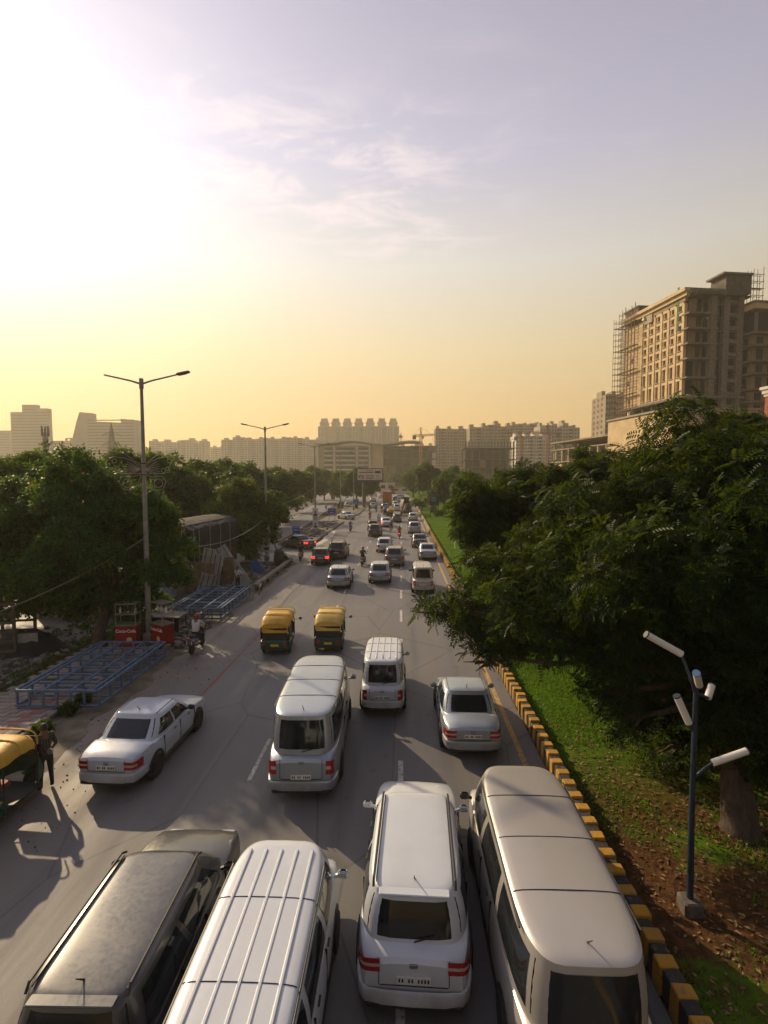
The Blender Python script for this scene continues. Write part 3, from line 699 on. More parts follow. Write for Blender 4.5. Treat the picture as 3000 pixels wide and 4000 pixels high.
# red brick corner pavilion
C2 = AT(2984, 1504, 92); t_ = thing('brick_pavilion', 'red brick building corner with a moulded cream cornice above the trees', 'building', (C2.x + 1.9, C2.y, -0.06), A8)
M_REDB = mat('red_brick', (.34, .10, .055), .9, .3, 1.2, .3)
MB().box((5, 1.0, C2.z / 2 - .8), (10, 2.0, C2.z - 1.6)).build('wall', M_REDB, t_)
b = MB(); b.box((5, 1, C2.z - 1.4), (10.3, 2.3, .5)); b.box((5, 1, C2.z - .8), (10.7, 2.7, .7)); b.box((5, 1, C2.z - .2), (11.2, 3.2, .5)); b.build('cornice', M_WHITEB, t_)

# ---- cranes, pylon, mast
def lattice(b, p0, p1, w0, w1, n, r, mi=0):
    p0, p1 = Vector(p0), Vector(p1); d = (p1 - p0); ax = d.normalized()
    x = ax.cross(Vector((0, 1, 0)) if abs(ax.y) < .9 else Vector((1, 0, 0))).normalized(); y = ax.cross(x)
    ring = []
    for i in range(n + 1):
        f = i / n; w = (w0 + (w1 - w0) * f) / 2; c = p0 + d * f
        ring.append([c + x * w * a + y * w * e for a, e in ((1, 1), (-1, 1), (-1, -1), (1, -1))])
    for k in range(4): b.beam(ring[0][k], ring[-1][k], r, mi=mi)
    for i in range(n):
        for k in range(4):
            j = (k + 1) % 4
            b.beam(ring[i][k], ring[i + 1][j], r * .7, mi=mi); b.beam(ring[i + 1][k], ring[i + 1][j], r * .7, mi=mi)
            b.beam(ring[i][j], ring[i + 1][k], r * .7, mi=mi)
def crane(label, base, h, jib, back, ang, m, peak=7):
    t_ = thing('tower_crane', label, 'crane', base, 0)
    b = MB(); lattice(b, (0, 0, 0), (0, 0, h), 2.0, 2.0, int(h / 2.6), .28); b.build('mast', m, t_)
    ca, sa = math.cos(ang), math.sin(ang)
    b = MB(); lattice(b, (0, 0, h + .8), (ca * jib, sa * jib, h + 1.4), 1.5, 1.0, int(jib / 2.4), .24); b.build('jib', m, t_)
    b = MB(); lattice(b, (0, 0, h + .8), (-ca * back, -sa * back, h + .9), 1.4, 1.4, int(back / 2), .24); b.build('counter_jib', m, t_)
    MB().box((-ca * back, -sa * back, h - .5), (2.6, 2.0, 3.0)).build('counterweight', M_CONC_D, t_)
    b = MB(); lattice(b, (0, 0, h), (0, 0, h + peak), 1.5, .4, 5, .22); b.build('tower_head', m, t_)
    MB().cbox((1.4, -1.2, h - .6), (1.6, 1.8, 2.2), .1).build('cab', m, t_)
    b = MB(); b.beam((0, 0, h + peak), (ca * jib * .75, sa * jib * .75, h + 1.6), .12); b.beam((0, 0, h + peak), (-ca * back, -sa * back, h + 1.6), .12); b.build('tie_bar', M_STEEL, t_)
    MB().beam((ca * jib * .8, sa * jib * .8, h + 1), (ca * jib * .8, sa * jib * .8, h * .72), .12).build('hoist_rope', M_STEEL, t_)
M_CRY = mat('crane_orange', (.52, .24, .05), .6, .3, 1.0); M_CRR = mat('crane_red', (.26, .10, .06), .7, .3, 1.0)
p = D(909, 943, 400); crane('orange tower crane with a short jib beside the large concrete frame', (p.x, 400, -0.06), p.z, 11, 5, R(-12), M_CRY, 7)
p = D(1183, 938, 380); crane('rusty red tower crane with a long jib across the white flats', (p.x, 380, -0.06), p.z, 29, 7, R(176), M_CRR, 8)
p = D(1110, 938, 420); crane('second rusty crane mast among the tan flats', (p.x + 6, 420, -0.06), p.z - 3, 12, 5, R(20), M_CRR, 4)
p = D(131, 946, 690); crane('small distant crane on the low hazy office roof', (p.x, 712, -0.06), p.z, 16, 6, R(4), M_STEEL, 2)
p = D(866, 943, 640); crane('thin hazy crane standing at the edge of the crowned slab', (p.x, 640, -0.06), p.z, 6, 4, R(80), M_CRY, 5)
p = D(240, 912, 300); pyl = thing('power_pylon', 'steel lattice power pylon with three cross-arms before the slanting tower', 'pylon', (p.x, 300, -0.06))
b = MB(); lattice(b, (0, 0, 0), (0, 0, p.z * .45), 7.0, 4.2, 5, .26); b.build('lower_mast', M_STEEL, pyl)
b = MB(); lattice(b, (0, 0, p.z * .45), (0, 0, p.z * .86), 4.2, 1.4, 9, .22); lattice(b, (0, 0, p.z * .86), (0, 0, p.z), 1.4, .1, 4, .18); b.build('upper_mast', M_STEEL, pyl)
for zf, w in ((.53, 6.5), (.68, 5.6), (.82, 5.6)):
    b = MB()
    for s in (-1, 1):
        for q in (-.7, .7): b.beam((0, q, p.z * zf), (s * w, 0, p.z * zf - .3), .2); b.beam((0, q, p.z * zf + 2), (s * w, 0, p.z * zf - .2), .2)
        b.beam((s * w, 0, p.z * zf - .2), (s * w, 0, p.z * zf - 1.5), .16)
    b.build('cross_arm', M_STEEL, pyl)
p = D(97, 922, 180); t_ = thing('telecom_mast', 'slim telecom mast with a cluster of antenna panels behind the big tree', 'mast', (p.x, 180, -0.06))
b = MB(); lattice(b, (0, 0, 0), (0, 0, p.z - 2), 1.6, 1.0, 14, .16); b.build('lattice_mast', M_STEEL, t_)
for k in range(6):
    a = k * 1.05; MB().box((math.cos(a) * 1.1, math.sin(a) * 1.1, p.z - 1.0 - .9 * (k % 2)), (.45, .45, 2.6), a).build('antenna_panel', M_STEEL if k % 2 else M_CONC, t_)
MB().box((0, 0, p.z - 6), (1.8, 1.8, 1.2)).build('equipment_box', M_CONC_D, t_)
# ================================================================== TREES
NPR = np.random.default_rng(11)
def leaf_template(kind):
    """a twig of leaves: arrays of 4-corner folded leaflets around the origin, growing along +Z"""
    rg = random.Random(5); quads = []
    def leaflet(base, d, side, ln, wd, fold=.35):
        d = d.normalized(); s = side.normalized(); n = d.cross(s)
        quads.append([base, base + d * ln * .45 + s * wd * .5 + n * wd * fold, base + d * ln - n * ln * .12, base + d * ln * .45 - s * wd * .5 + n * wd * fold])
    if kind == 'pinnate':
        for k in range(6):
            a = k * 1.05 + rg.uniform(-.3, .3); el = rg.uniform(.1, .9)
            d = Vector((math.cos(a) * math.cos(el), math.sin(a) * math.cos(el), math.sin(el))); L = rg.uniform(.34, .50)
            side = d.cross(Vector((0, 0, 1))).normalized()
            for i in range(6):
                f = .22 + .78 * i / 5; p = d * L * f - Vector((0, 0, 1)) * .16 * f * f
                for s in (-1, 1): leaflet(p, (d * .55 + side * s).normalized() - Vector((0, 0, .35)), d, .125 * (1.1 - .35 * abs(f - .5)), .042)
    elif kind == 'broad':
        for k in range(16):
            a = rg.uniform(0, 6.28); el = rg.uniform(-.4, 1.1); d = Vector((math.cos(a) * math.cos(el), math.sin(a) * math.cos(el), math.sin(el)))
            side = d.cross(Vector((rg.uniform(-.4, .4), rg.uniform(-.4, .4), 1))); leaflet(d * rg.uniform(.02, .22), d - Vector((0, 0, .3)), side, rg.uniform(.13, .20), rg.uniform(.07, .105))
    else:
        for k in range(10):
            a = rg.uniform(0, 6.28); el = rg.uniform(-.5, 1.2); d = Vector((math.cos(a) * math.cos(el), math.sin(a) * math.cos(el), math.sin(el)))
            side = d.cross(Vector((rg.uniform(-.5, .5), rg.uniform(-.5, .5), 1))); leaflet(d * rg.uniform(.05, .40), d, side, rg.uniform(.30, .46), rg.uniform(.17, .26))
    return np.array([[tuple(p) for p in q] for q in quads])
TPL = {k: leaf_template(k) for k in ('pinnate', 'broad', 'far')}
def crown_mesh(name, blobs, n, kind, m, seed, inner=.30, scale=1.0, squash=1.0, tintbias=0.0):
    """blobs: (x, y, z, radius); leaves spread through the volume, thickest in clumps near the skin"""
    rs = np.random.default_rng(seed); B = np.array(blobs, float); w = B[:, 3] ** 2; w /= w.sum()
    # clumps: sub-lobes on the skin of each blob so that light and dark masses form
    cl = []
    for bx, by, bz, r in blobs:
        k = max(4, int(9 * r * r / 2.0))
        u = rs.normal(size=(k, 3)); u[:, 2] = u[:, 2] * .8 + .15; u /= np.linalg.norm(u, axis=1)[:, None]
        c = np.array([bx, by, bz]) + u * r * rs.uniform(.55, .98, (k, 1)) * np.array([1, 1, squash])
        cl += [(*q, r * s) for q, s in zip(c, rs.uniform(.22, .42, k))]
    Cc = np.array(cl); wc = Cc[:, 3] ** 2; wc /= wc.sum()
    n1 = int(n * (1 - inner)); n2 = n - n1
    i1 = rs.choice(len(Cc), n1, p=wc); u = rs.normal(size=(n1, 3)); u[:, 2] = np.abs(u[:, 2]) * .9 - .25; u /= np.linalg.norm(u, axis=1)[:, None]
    P1 = Cc[i1, :3] + u * (Cc[i1, 3] * np.where(rs.random(n1) < .07, rs.uniform(1.1, 1.45, n1), rs.uniform(.55, 1.08, n1) ** .6))[:, None]
    i2 = rs.choice(len(B), n2, p=w); v = rs.normal(size=(n2, 3)); v /= np.linalg.norm(v, axis=1)[:, None]
    P2 = B[i2, :3] + v * (B[i2, 3] * rs.uniform(.25, .85, n2))[:, None] * np.array([1, 1, squash])
    P = np.vstack([P1, P2]); N = np.vstack([u, v]); N[:, 2] += .35; N += rs.normal(size=N.shape) * .35; N /= np.linalg.norm(N, axis=1)[:, None]
    T = TPL[kind]; q = T.shape[0]; V = T.reshape(-1, 3)
    ref = rs.normal(size=N.shape); X = np.cross(N, ref); X /= np.linalg.norm(X, axis=1)[:, None]; Y = np.cross(N, X)
    sc = rs.uniform(.60, 1.35, len(P)) * scale
    out = P[:, None, :] + sc[:, None, None] * (V[None, :, 0:1] * X[:, None, :] + V[None, :, 1:2] * Y[:, None, :] + V[None, :, 2:3] * N[:, None, :])
    nv = out.shape[0] * out.shape[1]; nf = nv // 4
    me = bpy.data.meshes.new(name); me.vertices.add(nv); me.vertices.foreach_set('co', out.reshape(-1).astype(np.float32))
    me.loops.add(nv); me.loops.foreach_set('vertex_index', np.arange(nv, dtype=np.int32))
    me.polygons.add(nf); me.polygons.foreach_set('loop_start', np.arange(0, nv, 4, dtype=np.int32)); me.polygons.foreach_set('loop_total', np.full(nf, 4, np.int32))
    tint = np.repeat(np.clip(rs.beta(2, 3, len(P)) + tintbias, 0, 1), q) + rs.normal(size=nf) * .13
    me.update(calc_edges=True)
    at = me.attributes.new('tint', 'FLOAT', 'FACE'); at.data.foreach_set('value', np.clip(tint, 0, 1).astype(np.float32))
    me.materials.append(m); return me
M_BARK = mat('bark', (0.075, 0.052, 0.036), .95, .4, 3.0, .9, stretch=(3, 3, .6))
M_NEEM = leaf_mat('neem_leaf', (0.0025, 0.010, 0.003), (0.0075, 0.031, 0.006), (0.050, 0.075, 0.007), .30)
M_BROAD = leaf_mat('broad_leaf', (0.008, 0.042, 0.010), (0.030, 0.135, 0.015), (0.15, 0.22, 0.014))
M_GOLD = leaf_mat('sunny_leaf', (0.012, 0.042, 0.005), (0.050, 0.120, 0.009), (0.24, 0.23, 0.012))
M_FARL = leaf_mat('far_leaf', (0.009, 0.036, 0.010), (0.026, 0.085, 0.014), (0.085, 0.120, 0.014))
def limb(b, p0, p1, r0, r1, rg, n=7, k=6, sag=.12):
    p0, p1 = Vector(p0), Vector(p1); L = (p1 - p0).length; pts = []; rr = []
    for i in range(k + 1):
        f = i / k; p = p0.lerp(p1, f); e = math.sin(f * math.pi) * L * sag
        pts.append(p + Vector((rg.uniform(-e, e) * .5, rg.uniform(-e, e) * .5, e * .5))); rr.append(r0 + (r1 - r0) * f)
    b.tube(pts, rr, n)
def trunk_mesh(name, base, fork, blobs, r, seed):
    rg = random.Random(seed); b = MB(); base, fork = Vector(base), Vector(fork)
    pts = [base - Vector((0, 0, .2)), base + Vector((0, 0, .15)), base.lerp(fork, .35) + Vector((rg.uniform(-.1, .1), rg.uniform(-.1, .1), 0)), base.lerp(fork, .7), fork]
    b.tube(pts, [r * 1.7, r * 1.25, r, r * .92, r * .85], 12)
    for x, y, z, R_ in blobs:
        c = Vector((x, y, z)); d = (c - fork); e = fork + d * max(.2, 1 - .25 * R_ / max(.1, d.length))
        limb(b, fork - Vector((0, 0, rg.uniform(0, .5))), e, r * rg.uniform(.38, .55), r * .10, rg)
        for q in range(3):
            u = Vector((rg.gauss(0, 1), rg.gauss(0, 1), rg.gauss(.3, .7))).normalized(); limb(b, e - d * .2 * rg.random(), c + u * R_ * .8, r * .16, r * .03, rg, 5, 4)
    return b.mesh(name, M_BARK, 60)
def tree(name, label, base, fork, blobs, r, n, kind, m, seed, group=None, **kw):
    """blobs in world coordinates; the tree stands on its base"""
    base = Vector(base); t_ = thing(name, label, 'tree', base, 0, group)
    lb = [(x - base.x, y - base.y, z - base.z, R_) for x, y, z, R_ in blobs]
    ob('trunk', trunk_mesh('trunk', (0, 0, 0), Vector(fork) - base, lb, r, seed), t_)
    ob('crown', crown_mesh('crown', lb, n, kind, m, seed, **kw), t_, kind='stuff'); return t_
def BD(lst, dy=0): return [(*D(x, y + dy, Y), r) for x, y, Y, r in lst]

# ---- the big tree overhanging the parapet, and the two behind it
tb = GD(1598, 1797, 0.15)
R1 = BD([(1002, 1335, 14.5, .85), (945, 1312, 14.8, .55), (915, 1322, 15, .33), (1048, 1275, 15, 1.2), (1090, 1392, 13.8, .72), (1165, 1290, 14, 1.7), (1240, 1362, 12.8, 1.15),
         (1340, 1250, 13, 2.0), (1440, 1360, 12.2, 1.6), (1335, 1440, 12.2, .80), (1490, 1250, 12, 2.0), (1600, 1340, 11, 1.7), (1400, 1120, 14, 1.9), (1540, 1085, 13, 2.0),
         (1650, 1180, 11.5, 2.0), (1265, 1180, 15, 1.7), (1340, 1560, 12, .55), (1290, 1500, 12.4, .42), (1690, 1400, 11.5, 1.6), (1470, 1560, 12.5, .75), (1560, 1490, 12.5, 1.0), (1650, 1560, 12.8, 1.0), (1020, 1432, 13.6, .30), (1055, 1400, 13.8, .45), (1760, 1300, 11.6, 2.0), (1400, 1480, 13.4, 1.0), (1500, 1500, 13.6, 1.25), (1600, 1590, 13.8, 1.15), (1690, 1640, 13.6, 1.2), (1440, 1640, 13.6, .65), (1350, 1520, 13.4, .7), (1530, 1680, 14.2, .8), (1560, 1400, 12.6, 1.5), (1590, 1600, 11.0, .62), (1645, 1545, 11.0, .85), (1560, 1540, 11.2, .7), (1660, 1640, 11.2, .6)])
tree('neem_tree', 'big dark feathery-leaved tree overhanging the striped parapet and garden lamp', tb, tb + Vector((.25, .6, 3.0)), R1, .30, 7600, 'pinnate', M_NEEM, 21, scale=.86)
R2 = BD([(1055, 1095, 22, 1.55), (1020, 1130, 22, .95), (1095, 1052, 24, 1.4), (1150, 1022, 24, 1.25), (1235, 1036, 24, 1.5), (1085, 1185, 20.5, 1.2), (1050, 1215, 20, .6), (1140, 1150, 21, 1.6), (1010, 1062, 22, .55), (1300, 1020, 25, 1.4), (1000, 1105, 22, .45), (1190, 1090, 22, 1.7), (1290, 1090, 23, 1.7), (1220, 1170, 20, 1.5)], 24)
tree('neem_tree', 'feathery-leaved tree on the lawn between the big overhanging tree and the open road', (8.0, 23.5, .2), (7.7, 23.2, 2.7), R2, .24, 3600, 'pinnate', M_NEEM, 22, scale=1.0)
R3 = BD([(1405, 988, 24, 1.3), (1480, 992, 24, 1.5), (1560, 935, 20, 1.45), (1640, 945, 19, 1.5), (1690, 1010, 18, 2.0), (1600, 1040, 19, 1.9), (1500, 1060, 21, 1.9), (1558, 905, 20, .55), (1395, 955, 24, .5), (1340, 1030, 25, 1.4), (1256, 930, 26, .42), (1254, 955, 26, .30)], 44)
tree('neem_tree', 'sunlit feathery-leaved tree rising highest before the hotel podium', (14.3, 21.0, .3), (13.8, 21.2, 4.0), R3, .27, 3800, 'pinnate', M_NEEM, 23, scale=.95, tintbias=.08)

# ---- big broad-leaved tree by the first lamp post
tb = GD(216, 1398, 0.05)
L1 = BD([(60, 1150, 26, 2.3), (170, 1100, 26, 2.4), (280, 1130, 26, 2.2), (330, 1220, 25.5, 1.7), (200, 1230, 24.5, 2.3), (90, 1260, 24.5, 2.0), (300, 1290, 25, 1.4), (20, 1110, 27, 1.8), (230, 1050, 26.5, 1.25),
         (130, 1060, 27, 1.1), (370, 1232, 26, .85), (345, 1120, 26.5, .95), (-50, 1210, 26, 2.3), (180, 1310, 24.6, 1.1), (200, 1015, 26.8, .65), (310, 1070, 26.3, .8), (255, 1320, 24.8, .55), (30, 1300, 25, 1.3)])
tree('broadleaf_tree', 'big rounded green tree beside the first lamp post and blue steel frame', tb, tb + Vector((.0, .8, 2.2)), L1, .26, 9000, 'broad', M_BROAD, 31, scale=1.05, inner=.22)
L1T = bpy.data.objects['broadleaf_tree']; ob('blossom', crown_mesh('blossom', [(x - tb.x, y - tb.y, z - tb.z, r * 1.02) for x, y, z, r in L1[:3] + L1[8:12]], 34, 'broad', leaf_mat('blossom_leaf', (.30, .06, .01), (.42, .11, .015), (.5, .2, .03)), 91, inner=0, scale=.8), L1T, kind='stuff')
# ---- round sunny tree by the second lamp post
L2 = BD([(525, 1100, 50, 2.6), (475, 1120, 50, 2.0), (575, 1110, 50, 2.0), (530, 1160, 48.5, 2.4), (470, 1165, 49, 1.6), (590, 1150, 50, 1.2), (520, 1075, 51, 1.9), (455, 1098, 51, 1.0), (600, 1095, 50.5, .9), (545, 1195, 48.5, 1.0)])
tree('round_tree', 'rounded golden-topped tree beside the tarpaulin-covered truck', (-15.0, 50.2, -0.02), (-15.0, 50.2, 1.9), L2, .2, 5200, 'broad', M_GOLD, 32, scale=1.25, inner=.2, tintbias=.06)
# ---- flat-topped tree with orange blossom behind the big one
M_BLOS = mat('orange_blossom', (.45, .09, .03), .7)
L3 = BD([(80, 1010, 38, 1.6), (30, 1030, 37, 1.7), (-40, 1040, 36, 2.0), (140, 1003, 39, 1.3), (275, 1003, 38, 1.5), (325, 1005, 38, 1.2), (255, 1025, 38, 1.5), (190, 1040, 38, 2), (100, 1050, 37, 2.0)])
tree('flame_tree', 'flat-topped feathery tree showing above the big rounded tree', (-24.5, 38.0, -0.06), (-24.5, 38.0, 3.6), L3, .25, 2400, 'pinnate', M_BROAD, 33, scale=1.5, squash=.55)

# ---- trees further off share a few crowns
far_crowns = []; far_trunks = []
for s in range(4):
    rg = random.Random(40 + s); bl = [(0, 0, 6.6, 2.5)]
    for k in range(9): a = k * .7 + rg.uniform(-.3, .3); d = rg.uniform(1.6, 2.9); bl.append((math.cos(a) * d, math.sin(a) * d, rg.uniform(3.0, 7.6), rg.uniform(1.3, 2.1)))
    bl += [(rg.uniform(-1, 1), rg.uniform(-1, 1), rg.uniform(8.2, 8.9), rg.uniform(1.0, 1.5)) for _ in range(2)]
    far_crowns.append(crown_mesh('crown', bl, 2700, 'far', (M_FARL, M_BROAD, M_FARL, M_GOLD)[s], 50 + s, inner=.25, scale=.8, tintbias=-.02 * s))
    far_trunks.append(trunk_mesh('trunk', (0, 0, 0), (0, 0, 2.3), bl, .22, 60 + s))
def far_tree(label, loc, h, wscale=1.0, kind=0, group=None, name='roadside_tree', rz=None):
    s = h / 10.0; t_ = thing(name, label, 'tree', loc, rz if rz is not None else (loc[0] * 3.1 + loc[1]) % 6.28, group)
    t_.scale = (s * wscale, s * wscale, s)
    ob('trunk', far_trunks[kind], t_); ob('crown', far_crowns[kind], t_, kind='stuff'); return t_
Gsr = 'trees along the service road'
for i, (dx, ybase, Y, ytop, ws, kd, lb) in enumerate([
        (420, 0, 62, 992, 1.25, 0, 'dark tree at the head of the row beyond the round golden tree'), (365, 0, 54, 985, 1.2, 2, 'dark broad tree showing behind the first lamp post'),
        (480, 0, 72, 992, 1.2, 1, 'green tree in the service-road row behind the second lamp post'), (545, 0, 84, 1000, 1.2, 2, 'dark tree in the service-road row past the second lamp post'),
        (600, 0, 97, 1008, 1.2, 0, 'dark tree with bare lower trunk at the service-road edge'), (640, 0, 122, 1014, 1.1, 2, 'tree of the row leaning over the service road beyond the bare trunk'),
        (672, 0, 165, 1006, 1.15, 1, 'tall green tree at the far end of the service road'), (700, 0, 190, 1012, 1.0, 0, 'last dark tree of the service-road row'),
        (300, 0, 58, 1000, 1.3, 0, 'dark tree behind the wire butterfly decoration')]):
    p = D(dx, ytop, Y); far_tree(lb, (p.x, Y, -0.06), p.z + .3, ws, kd, Gsr)
for dx, Y, ytop, ws, kd, lb in [(770, 163, 1010, 1.25, 1, 'leafy island tree directly behind the billboard'), (735, 172, 1018, 1.0, 3, 'sunny tree on the island beside the billboard'), (802, 178, 1022, .9, 0, 'dark island tree whose branches hang over the traffic'),
        (925, 165, 998, 1.05, 2, 'tall dark tree standing on the far lawn beyond the wheel sculpture'), (893, 205, 1012, 1.15, 0, 'dark tree behind the concrete mixer'), (960, 120, 1018, 1.0, 2, 'dark tree on the lawn behind the info board'),
        (855, 330, 1020, 1.4, 0, 'hazy tree at the far bend of the road'), (985, 150, 1008, 1.1, 1, 'green tree between the far lawn and the concrete decks'), (1010, 100, 1020, 1.0, 2, 'dark tree close behind the feathery tree on the lawn'), (833, 420, 1022, 1.4, 2, 'hazy rounded tree beyond the bend')]:
    p = D(dx, ytop, Y); far_tree(lb, (p.x, Y, lawn_z(p.x, Y) if p.x > 5 else (.12 if p.x < -9 else -0.06)), p.z + .2, ws, kd)
# scattered distant belt
rg = random.Random(77)
for k in range(34):
    Y = rg.uniform(210, 380); dx = rg.choice((rg.uniform(440, 790), rg.uniform(900, 1250), rg.uniform(-60, 440)))
    x = D(dx, 1000, Y).x
    if -60 < x - bend(Y) < 6 and Y < 320: x -= 70
    far_tree('distant hazy tree in the belt below the city towers', (x, Y, -0.06), rg.uniform(8, 12), rg.uniform(1.1, 1.5), rg.randrange(3), 'distant belt of trees')
# shrubs on the lawn edge and bushes along the kerb
def shrub(label, loc, r, seed, m=None, name='shrub', n=160, kind='broad'):
    rg = random.Random(seed); bl = [(rg.uniform(-.4, .4) * r, rg.uniform(-.4, .4) * r, r * rg.uniform(.45, .8), r * rg.uniform(.5, .7)) for _ in range(4)]
    t_ = thing(name, label, 'bush', loc)
    b = MB()
    for q in bl: b.tube([(0, 0, -.05), (q[0] * .5, q[1] * .5, q[2] * .6), q[:3]], [.03 * r, .02 * r, .008], 5)
    b.build('stem', M_BARK, t_); ob('foliage', crown_mesh('foliage', bl, n, kind, m or M_BROAD, seed, inner=.2, scale=min(.9, r * 1.15 + .15)), t_, kind='stuff')
for k, (x, y, r, lb) in enumerate([(-10.95, 13.9, .42, 'dusty weed clump just behind the standing man'), (-11.2, 15.4, .26, 'dark scrubby bush in the kerb gap before the blue frame'), (-11.2, 16.7, .28, 'dense dark bush under the corner of the blue frame'), (-11.25, 17.7, .24, 'low scrub beside the kerb under the blue frame edge'), (-10.7, 46.6, .7, 'green bush beside the ringed black drum'), (-17.2, 14.5, .9, 'dark bush behind the paver footpath'), (-18.5, 17.5, 1.2, 'overgrown dark bush behind the near blue frame')]):
    shrub(lb, (x, y, .03), r, 90 + k, M_FARL if k < 4 else M_BROAD, n=int(190 * max(.6, r)))
for k, (dx, Y, r) in enumerate([(898, 140, 1.8), (912, 128, 1.6), (935, 118, 1.5), (950, 105, 1.3), (925, 150, 1.7)]):
    p = D(dx, 1060, Y); shrub('clipped green shrub in the group on the lawn near the wheel sculpture', (p.x, Y, lawn_z(p.x, Y)), r, 120 + k, M_FARL, n=240, kind='broad')
    bpy.context.scene.collection.objects[-1].parent['group'] = 'lawn shrubs'
# grass blades on the near lawn
def blades(name, n, xr, yr, hmin, hmax, m, label, seed, keep=None, z=None):
    rs = np.random.default_rng(seed); x = rs.uniform(*xr, n); y = rs.uniform(0, 1, n) ** 1.35 * (yr[1] - yr[0]) + yr[0]
    if keep is not None: k = keep(x, y, rs); x, y = x[k], y[k]
    n = len(x); h = rs.uniform(hmin, hmax, n); a = rs.uniform(0, 6.28, n); w = .012 + .0006 * y; lean = rs.normal(size=(n, 2)) * .45
    zz = (np.array([z(p, q) for p, q in zip(x, y)]) if z else np.zeros(n)) - .01
    V = np.stack([np.stack([x - np.cos(a) * w, y - np.sin(a) * w, zz], 1), np.stack([x + np.cos(a) * w, y + np.sin(a) * w, zz], 1), np.stack([x + lean[:, 0] * h, y + lean[:, 1] * h, zz + h], 1)], 1)
    me = bpy.data.meshes.new(name); me.vertices.add(3 * n); me.vertices.foreach_set('co', V.reshape(-1).astype(np.float32)); me.loops.add(3 * n); me.loops.foreach_set('vertex_index', np.arange(3 * n, dtype=np.int32))
    me.polygons.add(n); me.polygons.foreach_set('loop_start', np.arange(0, 3 * n, 3, dtype=np.int32)); me.polygons.foreach_set('loop_total', np.full(n, 3, np.int32)); me.update(calc_edges=True)
    at = me.attributes.new('tint', 'FLOAT', 'FACE'); at.data.foreach_set('value', rs.beta(2, 2.5, n).astype(np.float32)); me.materials.append(m)
    tag(ob(name, me), label, 'grass', kind='stuff')
M_GRASS = leaf_mat('grass_blade', (0.040, 0.115, 0.010), (0.085, 0.23, 0.016), (0.16, 0.29, 0.02))
def patchy(x, y, rs):
    g = np.sin(x * 1.9 + 1.3 * np.sin(y * .9)) + np.sin(y * 1.45 + x * .6) + .6 * np.sin(x * 4.1 + y * 3.3)
    return (g + rs.normal(size=len(x)) * .55 > .55) | (y > 15)
blades('grass', 90000, (4.32, 12.5), (5.0, 42.0), .04, .11, M_GRASS, 'short green grass growing on the lawn beside the striped parapet', 5, patchy, lawn_z)
blades('grass', 9000, (-15.8, -14.2), (9.0, 30.0), .05, .16, M_FARL, 'dark tufty grass growing along the back of the paver footpath', 6, None, lambda x, y: .03)
# dead leaves under the tree
def litter(name, n, xr, yr, m, label, seed, size=(.03, .07), z=None, h=.015):
    rs = np.random.default_rng(seed); b = MB()
    for i in range(n):
        x, y = rs.uniform(*xr), rs.uniform(*yr); s = rs.uniform(*size); a = rs.uniform(0, 6.28); zz = (z(x, y) if z else 0) + h; c, d = math.cos(a) * s, math.sin(a) * s
        b.add([(x - c, y - d, zz), (x + d * .5, y - c * .5, zz + s * .3), (x + c, y + d, zz + s * .1), (x - d * .5, y + c * .5, zz + s * .2)], [(0, 1, 2, 3)], int(rs.integers(0, len(m))))
    tag(b.build(name, m), label, 'litter', kind='stuff')
litter('leaf_litter', 5200, (4.6, 13), (6, 17), [mat('dead_leaf', (.17, .085, .03), .9), mat('dead_leaf_pale', (.26, .17, .07), .9), mat('dead_leaf_dark', (.07, .035, .015), .9)], 'brown fallen leaves scattered under the big overhanging tree', 8, z=lawn_z)
# ================================================================== STREET FURNITURE
M_POLE = mat('galvanised_pole', (.30, .30, .29), .55, .25, 3.0, 0, metal=.3)
M_LAMPH = mat('lamp_housing', (.16, .16, .155), .5)
M_BLUE = mat('sign_blue', (.02, .10, .42), .45); M_WPAINT = mat('white_paint', (.75, .74, .70), .5); M_BLACK = mat('black_paint', (.02, .02, .02), .5)
M_WIRE = mat('cable_black', (.03, .03, .03), .6); M_ROPE = mat('pale_cable', (.30, .28, .24), .7)
lamps = []
def street_lamp(label, x, y, h=12.4, heads=(True, True), base_z=0.0):
    t_ = thing('street_lamp', label, 'street lamp', (x, y, base_z), 0, 'twin-armed street lamps along the separator')
    MB().tube([(0, 0, -.1), (0, 0, h * .5), (0, 0, h)], [.135, .105, .07], 10).build('pole', M_POLE, t_, 60)
    MB().cbox((0, 0, .25), (.42, .42, .5), .03).build('base_plinth', M_KERB, t_)
    MB().tube([(0, 0, h - .35), (0, 0, h + .12)], [.1, .1], 10).build('collar', M_POLE, t_, 60)
    for s, hd in zip((-1, 1), heads):
        MB().tube([(s * .05, 0, h - .12), (s * .5, 0, h + .02), (s * 1.75, 0, h + .30)], [.05, .042, .036], 8).build('arm', M_POLE, t_, 60)
        if hd:
            b = MB(); b.cbox((0, 0, 0), (.62, .24, .10), .03); b.box((-.05, 0, -.06), (.4, .16, .03))
            o = b.build('lamp_head', M_LAMPH, t_); o.location = (s * 1.98, 0, h + .36); o.rotation_euler = (0, -s * .2, 0)
    return t_
LX = [GD(314, 1398).x, -12.9, -12.6, -12.0, -11.6, -11.3, -12.2]
LY = [24.2, 49.4, 76.0, 103.0, 127.0, 152.0, 178.0]
LL = ['tall twin-armed street lamp with one head and a wire butterfly beside the drinks stall', 'twin-armed street lamp standing behind the round golden tree', 'twin-armed street lamp with a portrait poster at its base on the first island',
      'twin-armed street lamp standing right by the leaning blue road sign'.replace('right by the leaning', 'next to the middle'), 'twin-armed street lamp in front of the billboard', 'distant twin-armed street lamp behind the billboard', 'farthest small twin-armed lamp beyond the billboard']
